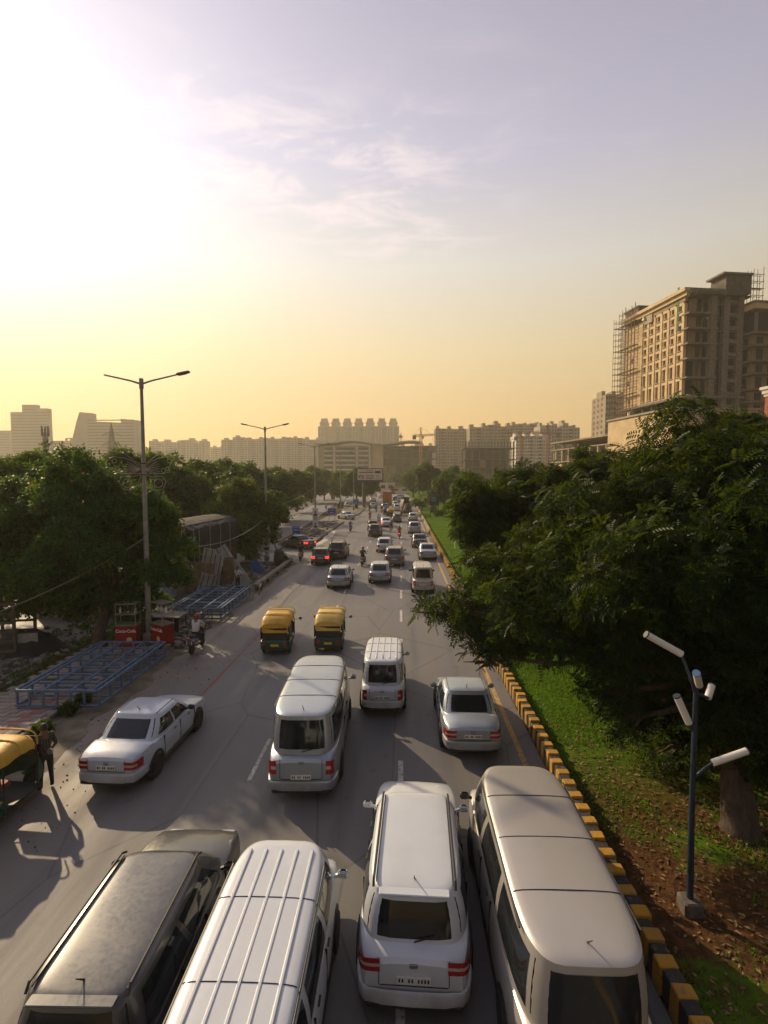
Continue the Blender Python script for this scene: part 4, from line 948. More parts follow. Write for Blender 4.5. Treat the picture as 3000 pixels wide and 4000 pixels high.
for i, (x, y) in enumerate(zip(LX, LY)):
    bz = 0.06 if i < 2 else .13; lamps.append(street_lamp(LL[i], x, y, 12.4 + .2 * (i % 2), (False, True) if i == 0 else (True, True), bz))
# wire butterfly on the first lamp
bf = thing('wire_butterfly', 'pale wire butterfly decoration tied to the first lamp post', 'decoration', (LX[0], LY[0] - .16, 8.35))
M_WIREW = mat('pale_wire', (.42, .38, .30), .5)
def wire(b, pts, r=.011): b.tube(pts, r, 4)
for s in (-1, 1):
    b = MB()
    up = [(0.05, .0), (.35, .35), (.8, .55), (1.35, .62), (1.55, .55), (1.4, .35), (1.25, .1), (1.3, -.1), (.9, -.18), (.05, -.15)]
    lo = [(.05, -.2), (.5, -.32), (.95, -.3), (1.12, -.55), (.95, -.9), (.55, -.95), (.25, -.7), (.05, -.25)]
    for c in (up, lo): wire(b, [(s * x, 0, z) for x, z in c])
    b.build('wing_outline', M_WIREW, bf)
    for k in range(7):
        a = -.55 + k * .2; b = MB(); wire(b, [(s * .1, 0, .02), (s * (.1 + .75 * math.cos(a)), 0, .02 + .6 * math.sin(a))]); b.build('wing_rib', M_WIREW, bf)
    for cx, cz, r in ((.75, -.62, .2), (1.3, .42, .1), (1.2, .05, .08), (1.0, -.02, .1)):
        b = MB(); wire(b, [(s * (cx + r * math.cos(a)), 0, cz + r * math.sin(a)) for a in np.linspace(0, 6.2832, 13)]); b.build('wing_ring', M_WIREW, bf)
    b = MB(); wire(b, [(s * .05, 0, .2), (s * .8, 0, .75), (s * 1.7, 0, .95), (s * 1.85, 0, 1.05), (s * 1.7, 0, 1.02)]); b.build('antenna', M_WIREW, bf)
MB().tube([(0, .16, -.25), (0, .16, -.18)], .17, 10).build('strap', M_STEEL, bf)
MB().tube([(0, .16, .27), (0, .16, .34)], .17, 10).build('strap', M_STEEL, bf)
def cable(label, p0, p1, sag, r=.02, m=None):
    p0, p1 = Vector(p0), Vector(p1); pts = [p0.lerp(p1, f) - Vector((0, 0, sag * 4 * f * (1 - f))) for f in np.linspace(0, 1, 17)]
    tag(MB().tube(pts, r, 5).build('overhead_cable', m or M_WIRE), label, 'cable')
cable('pale cable slung from the first lamp post across the big tree', (LX[0] - .12, LY[0], 5.1), D(-40, 1336, 21.0), .25, .018, M_ROPE)
cable('slack cable hanging in front of the tarpaulin-covered truck', (LX[0] + .1, LY[0], 4.8), (LX[1], LY[1] - .15, 4.2), 1.0, .022, M_ROPE)
cable('slack cable from the second lamp post along the service road', (LX[2] - .1, LY[2], 6.6), D(560, 1100, 60), .6, .022, M_ROPE)
cable('cable rising to the lamp post beside the middle blue sign', (LX[3] - .1, LY[3], 7.0), D(655, 1085, 82), .5, .02, M_ROPE)
for k, (ya, yb_, lb) in enumerate(((1012, 1004, 'topmost thin power wire before the low town houses'), (1022, 1016, 'second thin power wire before the low town houses'), (1034, 1030, 'third thin power wire before the low town houses'), (1048, 1040, 'lowest thin power wire before the low town houses'))):
    cable(lb, D(-40, ya, 42), D(232, yb_, 46), .12, .012)
# utility pole holding them
p = D(236, 1000, 46); t_ = thing('utility_pole', 'dark utility pole with a cross-arm poking above the big tree', 'pole', (p.x, 46, -0.06))
MB().tube([(0, 0, 0), (0, 0, p.z + .3)], [.14, .1], 8).build('pole', M_STEEL, t_); MB().box((0, 0, p.z - .2), (1.6, .12, .12)).build('cross_arm', M_STEEL, t_)
for s in (-.6, 0, .6): MB().lathe([(.05, 0), (.07, .05), (.04, .12), (.06, .18)], 8, (s, 0, p.z - .13)).build('insulator', M_CONC, t_)

# road signs: white marks on blue
def glyphs(b, x0, x1, z, h, rg, y=-.021):
    """a row of small headline-stroke letters too small to read in the photograph"""
    x = x0
    while x < x1:
        w = rg.uniform(.5, .9) * h; b.box((x + w / 2, y, z + h * .42), (w, .006, h * .16))
        for q in range(2): b.box((x + w * (.25 + .5 * q), y, z - h * .05), (h * .14, .006, h * .8))
        b.box((x + w * .5, y, z - h * .3), (w * .6, .006, h * .14)); x += w + h * rg.choice((.18, .18, .5))
def road_sign(label, base, w, h, post, rz=0.0, lines=2, arrow=True, white_foot=False, seed=0):
    rg = random.Random(seed); t_ = thing('road_sign', label, 'sign', base, rz)
    for s in (-1, 1): MB().tube([(s * w * .36, .03, -.1), (s * w * .36, .03, post + h * .9)], .04, 8).build('post', M_POLE, t_)
    MB().cbox((0, 0, post + h / 2), (w, .03, h), .012).build('panel', M_BLUE, t_)
    b = MB(); 
    for a, c in (((-w / 2 + .03, post + .03), (w / 2 - .03, post + .03)), ((-w / 2 + .03, post + h - .03), (w / 2 - .03, post + h - .03))): b.box(((a[0] + c[0]) / 2, -.019, a[1]), (c[0] - a[0], .006, .02))
    for s in (-1, 1): b.box((s * (w / 2 - .03), -.0185, post + h / 2), (.02, .006, h - .08))
    b.build('border', M_WPAINT, t_)
    b = MB()
    for k in range(lines): glyphs(b, -w * .36, w * .30, post + h * (.84 - .25 * k), h * .15, rg)
    b.build('lettering', M_WPAINT, t_, kind='stuff')
    if arrow:
        b = MB(); z = post + h * (.22 if lines < 3 else .38); b.box((.06, -.02, z), (w * .38, .008, h * .07)); b.add([(-w * .28, -.024, z), (-w * .10, -.024, z + h * .1), (-w * .10, -.024, z - h * .1)], [(0, 1, 2)]); b.build('arrow', M_WPAINT, t_)
    if white_foot: MB().box((0, -.0195, post + h * .10), (w * .8, .006, h * .10)).build('white_strip', M_WPAINT, t_)
q = GD(657, 1192); road_sign('blue upright sign with white arrow at the near tip of the first island', (-12.75, 62.8, .13), .98, 1.25, .75, R(4), 2, True, True, 1)
q = GD(724, 1143); road_sign('wide blue direction sign on two legs beside a lamp post on the first island', (-11.7, 87.5, .13), 1.35, .98, 1.75, R(3), 2, True, False, 2)
road_sign('small blue direction sign in front of the billboard post', (-10.3, 118.0, .13), 1.3, 1.1, 1.9, R(3), 2, True, False, 3)
# portrait posters: flat print on boards
def poster(label, base, w, h, rz=0.0):
    t_ = thing('poster', label, 'poster', base, rz); MB().box((0, 0, h / 2), (w, .03, h)).build('board', M_WPAINT, t_)
    M_SKIN_P = mat('print_brown', (.16, .08, .05), .7); M_INK = mat('print_dark', (.03, .025, .035), .7)
    for zc in (.80, .24):
        b = MB(); b.lathe([(.02, -.004), (w * .16, -.004), (w * .16, .004), (.02, .004)], 10, (0, -.022, h * zc), 'y'); b.build('portrait_face', M_SKIN_P, t_)
        b = MB(); b.box((0, -.02, h * (zc - .115)), (w * .62, .006, h * .10)); b.build('portrait_shoulder', M_INK, t_)
        b = MB(); b.box((0, -.0275, h * (zc + .05)), (w * .30, .004, h * .035)); b.build('portrait_hair', M_INK, t_)
    b = MB()
    for k in range(4): b.box((0, -.02, h * (.60 - .05 * k)), (w * (.7 - .1 * (k % 2)), .006, h * .02))
    b.build('lettering', mat('print_red', (.35, .03, .12), .7), t_, kind='stuff')
poster('tall white poster with two portraits wrapped on the second lamp post', (LX[1] + .02, LY[1] - .22, .85), .78, 3.0, R(-6))
poster('white portrait poster tied to the lamp post on the first island', (LX[2] + .05, LY[2] - .22, .45), .85, 3.1, R(-8))
poster('small white poster on the lamp post in front of the billboard', (LX[4] + .02, LY[4] - .22, .6), .6, 2.2, R(0))

# billboard
p = AT(1445, 1886, 139.0); bbz = p.z; bw, bh = 7.1, 3.75
bb = thing('billboard', 'large black-framed billboard reading zero extra payment on a single post', 'billboard', (-9.95, 139.0, .13), R(2))
ox = p.x + 9.95
M_POSTER = mat('billboard_sheet', (.66, .55, .46), .6)
MB().tube([(0, .3, -.1), (0, .3, bbz + bh * .5)], [.42, .34], 12).build('post', M_STEEL, bb, 60)
MB().box((ox, .0, bbz + bh / 2), (bw, .35, bh)).build('panel', M_BLACK, bb)
MB().box((ox, -.185, bbz + bh / 2 + .05), (bw - .5, .03, bh - .5)).build('sheet', M_POSTER, bb)
M_INK2 = mat('billboard_ink', (.02, .022, .05), .6); M_INK3 = mat('billboard_blue', (.02, .04, .16), .6)
RX = (R(90), 0, 0); yb = -.206
put_text('Eternia', .62, M_INK2, bb, (ox + .0, yb, bbz + bh - .66), RX)
MB().box((ox - .95, yb, bbz + bh - 1.14), (3.9, .02, .2)).build('ink_bar', M_INK2, bb)
put_text('₹0', 1.5, M_INK2, bb, (ox - 2.3, yb, bbz + 1.35), RX, bold=.02)
put_text('EXTRA', .72, M_INK2, bb, (ox + .02, yb, bbz + 1.68), RX, bold=.015)
put_text('PAYMENT', .52, M_INK2, bb, (ox + .02, yb, bbz + 1.05), RX, bold=.012)
MB().box((ox + 2.1, yb, bbz + bh - 1.05), (1.5, .02, .62)).build('ink_panel', M_INK3, bb)
put_text('₹36', .55, M_INK2, bb, (ox + 2.1, yb, bbz + 1.55), RX, bold=.01)
MB().box((ox + 2.1, yb, bbz + 1.0), (1.4, .02, .08)).build('ink_bar', M_INK2, bb)
MB().box((ox, yb, bbz + .48), (bw - .55, .02, .3)).build('ink_strip', M_INK3, bb)

# garden lamp under the big tree: bent pole with white tube lamps
q = GD(1490, 1966, .1); gl_ = thing('garden_lamp', 'dark blue garden lamp with splayed white tube lights on the lawn', 'lamp', (q.x, q.y, lawn_z(q.x, q.y)))
M_NAVY = mat('navy_pole', (.018, .030, .055), .5, .3, 6.0); M_TUBE = mat('frosted_tube', (.74, .72, .66), .4); M_CAPB = mat('cap_blue', (.10, .20, .36), .5)
def Lp(x, y): p = D(x, y, q.y) - Vector((q.x, q.y, lawn_z(q.x, q.y))); return Vector((p.x, 0, p.z))
MB().cbox((0, 0, .10), (.34, .34, .30), .03).build('base_block', mat('stained_concrete', (.12, .10, .08), .95, .5, 5, .6), gl_)
MB().tube([(0, 0, 0), Lp(1494, 1760), Lp(1501, 1560), Lp(1504, 1470)], [.058, .052, .046, .04], 10).build('pole', M_NAVY, gl_, 60)
for a, c, dy0, dy1, cap in (((1472, 1413), (1397, 1371), .0, .0, 0), ((1507, 1478), (1484, 1441), -.05, -.30, 1), ((1488, 1562), (1459, 1502), 0, -.05, 0), ((1539, 1648), (1614, 1622), 0, 0, 0), ((1543, 1518), (1563, 1497), .2, .35, 0)):
    p0, p1 = Lp(*a) + Vector((0, dy0, 0)), Lp(*c) + Vector((0, dy1, 0)); r = .062
    root = Lp(1503, 1500 if a[1] < 1520 else a[1] + 30)
    MB().tube([root, root.lerp(p0, .5) + Vector((0, 0, .02)), p0], [.03, .028, .026], 8).build('arm', M_NAVY, gl_, 60)
    tb_ = MB().tube([p0, p1], [r, r], 14).build('light_tube', M_TUBE, gl_, 40)
    d = (p1 - p0).normalized(); MB().tube([p1 - d * .005, p1 + d * .02], [r * 1.04, r * 1.04], 14).build('end_cap', M_CAPB if cap else M_NAVY, gl_, 40)

# lawn furniture
q = G(1697, 2018, .12); t_ = thing('info_board', 'dark information board on two thin legs standing on the lawn', 'board', (q.x, q.y, lawn_z(q.x, q.y)), R(-12))
for s in (-1, 1): MB().tube([(s * .8, 0, -.1), (s * .8, 0, 4.4)], .05, 8).build('post', M_STEEL, t_)
MB().cbox((0, -.06, 3.4), (1.9, .08, 2.3), .02).build('panel', M_BLACK, t_)
b = MB(); [b.box((-.2, -.105, 3.9 - k * .25), (1.1 - .2 * (k % 2), .01, .1)) for k in range(4)]; b.build('lettering', mat('print_cyan', (.15, .32, .40), .6), t_, kind='stuff')
q = G(1653, 1985, .2); t_ = thing('wheel_sculpture', 'round spoked wheel sculpture on the lawn beside clipped shrubs', 'sculpture', (q.x + .8, q.y + 6, lawn_z(q.x, q.y)))
for rr in (1.75, 1.35): MB().tube([(rr * math.cos(a), 0, 2.0 + rr * math.sin(a)) for a in np.linspace(0, 6.2832, 29)], .09, 6).build('ring', M_STEEL, t_)
for k in range(8): a = k * math.pi / 4; MB().beam((.3 * math.cos(a), 0, 2 + .3 * math.sin(a)), (1.75 * math.cos(a), 0, 2 + 1.75 * math.sin(a)), .08).build('spoke', M_STEEL, t_)
MB().lathe([(.05, -.12), (.34, -.12), (.34, .12), (.05, .12)], 14, (0, 0, 2), 'y').build('hub', M_STEEL, t_); MB().box((0, 0, .12), (1.4, .5, .34)).build('base', M_KERB, t_)
for k, (fx, fy, w, lb) in enumerate(((1511, 1918, 4.2, 'small white gate cabin at the far end of the lawn'), (1563, 1915, 5.0, 'low white wall panel on the far lawn beside the gate cabin'))):
    p = AT(fx, fy, 260); t_ = thing('gate_cabin' if k == 0 else 'wall_panel', lb, 'cabin' if k == 0 else 'wall', (p.x, 260, -.06))
    h = 5.6 if k == 0 else 3.2
    MB().box((0, 1.5, h / 2), (w * 1.9, 3, h)).build('wall', M_WHITEB, t_); MB().box((0, 1.5, h + .12), (w * 1.9 + .6, 3.6, .25)).build('roof', M_CONC, t_)
    for s in (-1, 1): MB().box((s * w * .45, -.03, h * .62), (w * .5, .1, h * .3)).build('window', M_DARKWIN, t_)
q = G(1790, 2215, .12); t_ = thing('hoop_frame', 'thin pale hoop frame standing on the lawn under the feathery branches', 'frame', (q.x, q.y, lawn_z(q.x, q.y)))
MB().tube([(-1.0, 0, 1.9)] + [(math.cos(a) * 1.0, 0, 1.9 - .55 * math.sin(a)) for a in np.linspace(math.pi, 0, 9)][1:], .03, 6).build('hoop', M_POLE, t_)
for s in (-.6, .6): MB().tube([(s, 0, -.1), (s, 0, 1.48)], .025, 6).build('leg', M_POLE, t_)

# ================================================================== THE ROADSIDE LOT
M_BFRAME = mat('blue_grey_steel', (.12, .19, .30), .5, .3, 4.0, 0, metal=.2)
def steel_frame(label, c, rz, W_, L_, h, nx, ny):
    """large welded box-section frame lying on the footpath"""
    t_ = thing('steel_frame', label, 'frame', c, rz); r = .075
    for z in (0.06, h):
        for s in (-1, 1):
            MB().box((s * W_ / 2, 0, z), (r, L_, r)).build('long_rail', M_BFRAME, t_); MB().box((0, s * L_ / 2, z), (W_ - r, r, r * .98)).build('end_rail', M_BFRAME, t_)
    for s in (-1, 1): MB().box((s * (W_ / 2 - .22), 0, h + .004), (r * .9, L_ - .1, r * .9)).build('inner_rail', M_BFRAME, t_)
    for i in range(1, nx): MB().box((-W_ / 2 + W_ * i / nx, 0, h - .01), (r * .9, L_ - r, r * .9)).build('stringer', M_BFRAME, t_)
    for j in range(1, ny):
        for z in (h - .02, .10): MB().box((0, -L_ / 2 + L_ * j / ny, z), (W_ - r, r * .85, r * .85)).build('crossbar', M_BFRAME, t_)
    for s in (-1, 1):
        for j in range(ny + 1): MB().box((s * W_ / 2, -L_ / 2 + r + (L_ - 2 * r) * j / ny, h / 2), (r * .86, r * .86, h - r)).build('upright', M_BFRAME, t_)
        for i in range(1, nx * 2): MB().box((-W_ / 2 + W_ * i / (nx * 2), s * L_ / 2, h / 2), (r * .86, r * .86, h - r)).build('upright', M_BFRAME, t_)
    for j in range(1, ny, 2):
        for i in range(1, nx): MB().box((-W_ / 2 + W_ * i / nx, -L_ / 2 + L_ * j / ny, h / 2), (r * .8, r * .8, h - r)).build('prop', M_BFRAME, t_)
    return t_
steel_frame('blue-grey welded steel frame lying on the pavers before the drinks stall', (-11.82, 19.7, .12), R(1), 2.85, 5.3, .60, 3, 7)
steel_frame('second blue-grey steel frame lying in front of the tarpaulin-covered truck', (-11.55, 31.25, .12), R(1), 2.95, 6.0, .60, 3, 8)
# drinks stall: wire-framed red coolers
M_RED = mat('cooler_red', (.26, .012, .010), .4, .3, 5.0); M_WHT = mat('script_white', (.75, .72, .68), .5)
def stall_cooler(label, c, rz, side):
    t_ = thing('drinks_cooler', label, 'cooler', c, rz)
    MB().cbox((0, 0, .55), (.95, .62, 1.0), .03).build('body', M_RED, t_); MB().cbox((0, 0, 1.08), (1.0, .68, .07), .02).build('lid', M_CONC, t_)
    put_text('Coca-Cola', .21, M_WHT, t_, (0, -.316, .83), (R(90), 0, 0), bold=.004)
    b = MB(); b.lathe([(.02, -.006), (.13, -.006), (.10, .006), (.02, .006)], 12, (.16, -.318, .42), 'y'); b.build('bottle_print', M_CREAM, t_)
    for s in (-1, 1):
        for q in (-1, 1): MB().tube([(s * .45, q * .28, 1.1), (s * .45, q * .28, 2.1)], .018, 6).build('rack_post', M_POLE, t_)
    for z in (1.6, 2.08): MB().box((0, 0, z), (.95, .62, .025)).build('rack_shelf', M_POLE, t_)
    for k in range(5): MB().lathe([(.05, 1.62), (.05, 1.80), (.02, 1.86), (.02, 1.92)], 8, (-.34 + k * .17, .1 * (k % 2), 0)).build('bottle', mat('bottle_orange', (.45, .10, .02), .3) if k % 2 else M_WHT, t_)
stall_cooler('red cooler cart with white script and bottle rack to one side of the lamp post', (LX[0] - .72, 23.7, .06), R(6), -1)
stall_cooler('faded red cooler cart turned outward beside the lamp post', (LX[0] + .78, 23.95, .06), R(-32), 1)
# tarpaulin-covered truck body
tp = thing('covered_truck', 'parked truck body roped under a black tarpaulin', 'truck', (-16.75, 41.0, -.03), R(-3)); tp.scale = (.95, 1, .84)
M_TARP = mat('black_tarpaulin', (.014, .018, .022), .75, .4, 1.2, .9, spec=.25); M_TARP2 = mat('camouflage_tarpaulin', (.10, .085, .062), .85, 0, 1.6, .5, col2=(.022, .022, .020), spec=.2); M_MAROON = mat('maroon_truck', (.055, .022, .020), .7, .3, 2.0)
w2, l2 = 2.1, 4.6
MB().box((0, 0, 1.5), (w2 * 2, l2 * 2 - .2, 1.7)).build('truck_bed', M_MAROON, tp)
for sx in (-1, 1):
    for yy in (-3.2, -2.1, 2.8): MB().lathe([(.15, -.14), (.46, -.14), (.5, -.08), (.5, .08), (.46, .14), (.15, .14)], 16, (sx * 1.75, yy, .5), 'x').build('wheel', M_BLACK, tp)
prof = []
for i in range(25):
    f = i / 24; x = -w2 - .12 + (2 * w2 + .24) * f; prof.append((x, 5.15 + .55 * math.sin(f * math.pi) ** .7))
rows = []
for j in range(15):
    yy = -l2 - .1 + (2 * l2 + .2) * j / 14; sagz = -.10 * math.sin(j * 1.35) ** 2
    rows.append([(-w2 - .14 + .05 * math.sin(j * 2.1), yy, 2.9 + .12 * math.sin(j * 1.9))] + [(-w2 - .12 + .04 * math.sin(j * 3 + k), yy, 2.9 + (2.2) * k / 4) for k in range(1, 4)] + [(x, yy, z + sagz + .04 * math.sin(x * 5 + j)) for x, z in prof] + [(w2 + .12 + .05 * math.sin(j * 2.6 + k), yy, 5.1 - 2.2 * k / 4) for k in range(1, 4)] + [(w2 + .14, yy, 2.7 + .15 * math.sin(j * 1.4))])
b = MB(); b.grid(rows)
cap = rows[0]; base_ = [(p[0], p[1] - .03, 2.6 + .1 * math.sin(i)) for i, p in enumerate(cap)]; b.grid([cap, [(p[0], p[1] - .05, (p[2] + q[2]) / 2 + .06 * math.sin(i * 1.7)) for i, (p, q) in enumerate(zip(cap, base_))], base_])
b.build('tarpaulin', M_TARP, tp, 50)
b = MB(); b.grid([[(x, p[0][1], z + .03 + .02 * math.sin(x * 7 + p[0][1] * 3)) for x, z in prof[3:-3]] for p in rows]); b.build('top_sheet', M_TARP2, tp, 50)
for yy in (-4.3, -3.4, -1.5, .5, 2.5): MB().tube([(w2 + .20, yy, 2.2), (w2 + .20, yy, 5.1), (w2 * .8, yy, 5.5)], .025, 5).build('rope', M_ROPE, tp)
for xx in (.9, 1.3, 1.6): MB().tube([(xx, -l2 - .2, 2.4), (xx, -l2 - .2, 5.25), (xx, -l2 + .5, 5.66)], .022, 5).build('rope', M_ROPE, tp)
MB().box((-.3, -l2 - .02, 1.8), (3.2, .1, 1.0)).build('sign_panel', M_MAROON, tp)
put_text('tex', .62, M_WHT, tp, (-.8, -l2 - .09, 1.78), (R(90), 0, 0), bold=.008); MB().lathe([(.01, -.005), (.11, -.005), (.11, .005), (.01, .005)], 14, (-.42, -l2 - .085, 2.2), 'y').build('logo_dot', M_WHT, tp)
# leaning boards and sheets around it
M_ZINC = mat('zinc_sheet', (.38, .37, .34), .4, .4, 1.8, 0, metal=.35); M_BLUET = mat('blue_tarp', (.03, .10, .28), .5, .3, 3, .4); M_PLY = mat('weathered_ply', (.20, .14, .085), .9, .4, 2, .3); M_PALEB = mat('pale_board', (.36, .34, .30), .8, .3, 2)
def leaner(name, label, c, d, rot, m, ribs=0, cat='board'):
    t_ = thing(name, label, cat, c); t_.rotation_euler = rot
    MB().cbox((0, 0, d[2] / 2), d, .01).build('sheet', m, t_)
    for k in range(ribs): MB().box((-d[0] / 2 + d[0] * (k + .5) / ribs, -d[1] / 2 - .012, d[2] / 2), (.05, .03, d[2] * .98)).build('rib', M_STEEL if m is not M_BLUET else m, t_)
leaner('leaning_board', 'tall pale board leaning on the truck, further from the zinc sheets', (-14.1, 36.15, .02), (.85, .06, 3.0), (R(-6), R(10), 0), M_PALEB, 2)
leaner('leaning_board', 'shorter pale board leaning on the truck beside its taller twin', (-13.3, 36.0, .02), (.75, .06, 2.6), (R(-6), R(9), 0), M_PALEB, 2)
leaner('zinc_sheet', 'long zinc sheet propped aslant behind the man with hands on hips', (-11.7, 37.6, .10), (1.0, .05, 3.4), (R(-20), R(-33), R(10)), M_ZINC, 2, 'sheet')
leaner('zinc_sheet', 'bright zinc sheet lying lower on the propped pile', (-11.25, 37.0, .08), (1.2, .05, 2.2), (R(-24), R(-38), R(10)), M_ZINC, 0, 'sheet')
leaner('blue_tarp_sheet', 'blue ribbed sheet leaning behind the zinc sheets', (-11.6, 42.5, .05), (.9, .05, 1.3), (R(-24), R(-40), R(10)), M_BLUET, 5, 'sheet')
leaner('plywood_panel', 'rusty brown panel between the concrete post and leaning boards', (-13.9, 34.9, .02), (1.9, .06, 2.2), (R(-4), R(6), 0), M_PLY, 0)
leaner('zinc_offcut', 'small crumpled zinc offcut propped on the brown panel', (-13.35, 34.45, .02), (1.1, .04, 1.5), (R(-12), R(14), 0), M_ZINC, 3, 'sheet')
leaner('concrete_post', 'pale square concrete gatepost in front of the covered truck', (-15.0, 34.9, -.02), (.55, .55, 3.0), (0, 0, 0), M_CONC, 0, 'post')
leaner('brown_door', 'narrow brown door panel standing by the zinc pile', (-12.55, 37.2, .02), (.8, .07, 2.2), (R(-3), 0, 0), M_PLY, 0)
leaner('site_hoarding', 'long white site panel under the big tree behind the trunk', (-18.2, 29.0, -.04), (5.4, .08, 1.9), (0, 0, R(4)), M_PALEB, 0)
leaner('site_hoarding', 'pale blue sheet panel behind the second steel frame', (-16.4, 33.2, -.02), (2.6, .07, 1.6), (R(-8), 0, R(3)), mat('pale_blue_sheet', (.20, .27, .38), .6, .2, 2), 0)
t_ = thing('metal_duct', 'grey rounded metal duct lying between the boards and steel frame', 'duct', (-13.0, 35.4, .25), R(-38)); MB().tube([(-1.4, 0, 0), (1.4, 0, .1)], [.26, .28], 12).build('duct_shell', M_ZINC, t_, 40); MB().tube([(-1.42, 0, 0), (-1.36, 0, 0)], .29, 12).build('flange', M_ZINC, t_)
# steel trestle and sheds in the gloom
t_ = thing('work_trestle', 'dark low trestle table beyond the drinks coolers', 'table', (-12.4, 26.2, .06)); MB().box((0, 0, .85), (2.4, 1.2, .08)).build('top', M_STEEL, t_)
for sx in (-1, 1):
    for sy in (-1, 1): MB().box((sx * 1.1, sy * .5, .4), (.08, .08, .82)).build('leg', M_STEEL, t_)
MB().box((0, -.56, .45), (2.3, .05, .7)).build('apron', M_BLACK, t_)
M_WOOD = mat('grey_timber', (.12, .095, .07), .9, .4, 2, .3)
def rack(label, c, rz, n, h, L):
    t_ = thing('timber_rack', label, 'rack', c, rz)
    for k in range(n): MB().box((-L / 2 + L * k / (n - 1), 0, h / 2), (.12, .12, h)).build('post', M_WOOD, t_)
    for k in range(6): MB().box((0, -.09, .35 + k * (h - .4) / 5), (L, .05, .11)).build('plank', M_WOOD, t_)
rack('dark timber rack of planks beside the tree trunk shadow', (-19.6, 21.5, -.05), R(20), 5, 2.5, 5.0); rack('second timber rack of planks standing behind the first', (-21.6, 25.0, -.05), R(12), 5, 2.8, 6.0)
t_ = thing('rubbish_heap', 'dark tarp-covered heap under the big tree', 'heap', (-17.4, 23.3, -.05)); b = MB()
rows = [[(1.9 * f * math.cos(a), 1.2 * f * math.sin(a), .95 * (1 - f ** 2.2) + .08 * math.sin(a * 5 + f * 9)) for a in np.linspace(0, 6.2832, 21)[:-1]] for f in (0.05, .3, .55, .8, 1.0)]; b.grid(rows, closed=True); b.build('tarp_cover', M_TARP, t_, 179); MB().box((.5, -.6, .75), (.8, .05, .5), .3).build('loose_board', M_PALEB, t_)
# drum with a ring on top
q = G(1095, 2208, .1); t_ = thing('ringed_drum', 'black drum stack with an upright ring on top at the footpath end', 'drum', (q.x - .1, q.y, .05))
MB().lathe([(.02, 0), (.46, 0), (.5, .1), (.46, .5), (.5, .55), (.46, 1.0), (.4, 1.35), (.22, 1.5), (.02, 1.5)], 16).build('drum', M_BLACK, t_, 40)
MB().tube([(.36 * math.cos(a), 0, 1.86 + .40 * math.sin(a)) for a in np.linspace(0, 6.2832, 21)], .055, 7).build('ring', M_STEEL, t_)
# rubble and loose stone
def rubble(label, n, xr, yr, size, seed, m, z=0.05):
    rg = random.Random(seed); b = MB()
    for k in range(n):
        s = rg.uniform(*size); Mx = Matrix.Rotation(rg.uniform(0, 6.28), 3, 'Z') @ Matrix.Rotation(rg.uniform(-.5, .5), 3, 'X'); b.box((rg.uniform(*xr), rg.uniform(*yr), z + s * .25), (s, s * rg.uniform(.5, 1), s * rg.uniform(.3, .7)), M=Mx, taper=rg.uniform(.6, .9), mi=k % 2)
    tag(b.build('rubble', m), label, 'rubble', kind='stuff')
rubble('broken paver rubble beside the scooter rider', 170, (-12.0, -10.2), (23.4, 27.5), (.10, .38), 3, [M_KERB, M_CONC_D])
rubble('loose stones and debris under the big tree', 420, (-19.0, -15.0), (14, 27), (.06, .30), 4, [M_CONC_D, M_KERB], 0.0)
rubble('rubble littering the strip beside the covered truck', 160, (-12.8, -11.2), (36, 48), (.08, .4), 5, [M_KERB, M_CONC])
rubble('rubble on the first traffic island', 120, (-13.8, -11.2), (64, 92), (.1, .5), 6, [M_KERB, M_CONC], .13)
rubble('grit scattered on the dusty road edge', 320, (-10.3, -7.6), (9, 24), (.015, .05), 7, [M_KERB, M_CONC_D], .004)
rubble('brick rubble on the verge of the service road', 150, (-31, -25), (95, 150), (.15, .7), 9, [M_BRICK, M_KERB], -.04)
# leaning bicycle
def wheel(r, w, m_t, m_r, parent, loc, spokes=10):
    o = ob('wheel', None, parent) if False else None
BIKE = thing('bicycle', 'old black bicycle parked against the concrete barrier', 'bicycle', (-9.72, 35.4, .02), R(8)); BIKE.rotation_euler = (0, R(8), R(6))
for yy in (-.52, .52):
    wo = MB().tube([(0, yy + .33 * math.cos(a), .34 + .33 * math.sin(a)) for a in np.linspace(0, 6.2832, 25)], .022, 6).build('wheel', M_BLACK, BIKE)
    b = MB()
    for k in range(10): a = k * .628; b.beam((0, yy, .34), (0, yy + .32 * math.cos(a), .34 + .32 * math.sin(a)), .006)
    b.build('spoke_set', M_POLE, wo)
b = MB()
for a, c in (((0, -.52, .34), (0, -.12, .32)), ((0, -.12, .32), (0, -.22, .82)), ((0, -.22, .80), (0, .36, .84)), ((0, -.12, .32), (0, .38, .74)), ((0, .36, .92), (0, .52, .34)), ((0, -.52, .34), (0, -.22, .78))): b.tube([a, c], .018, 6)
b.build('frame', M_BLACK, BIKE); MB().cbox((0, -.25, .90), (.16, .26, .06), .02).build('saddle', M_BLACK, BIKE)
MB().tube([(-.28, .28, .98), (-.1, .36, 1.02), (.1, .36, 1.02), (.28, .28, .98)], .015, 6).build('handlebar', M_POLE, BIKE)
MB().box((0, -.55, .74), (.16, .36, .02)).build('rear_rack', M_STEEL, BIKE)
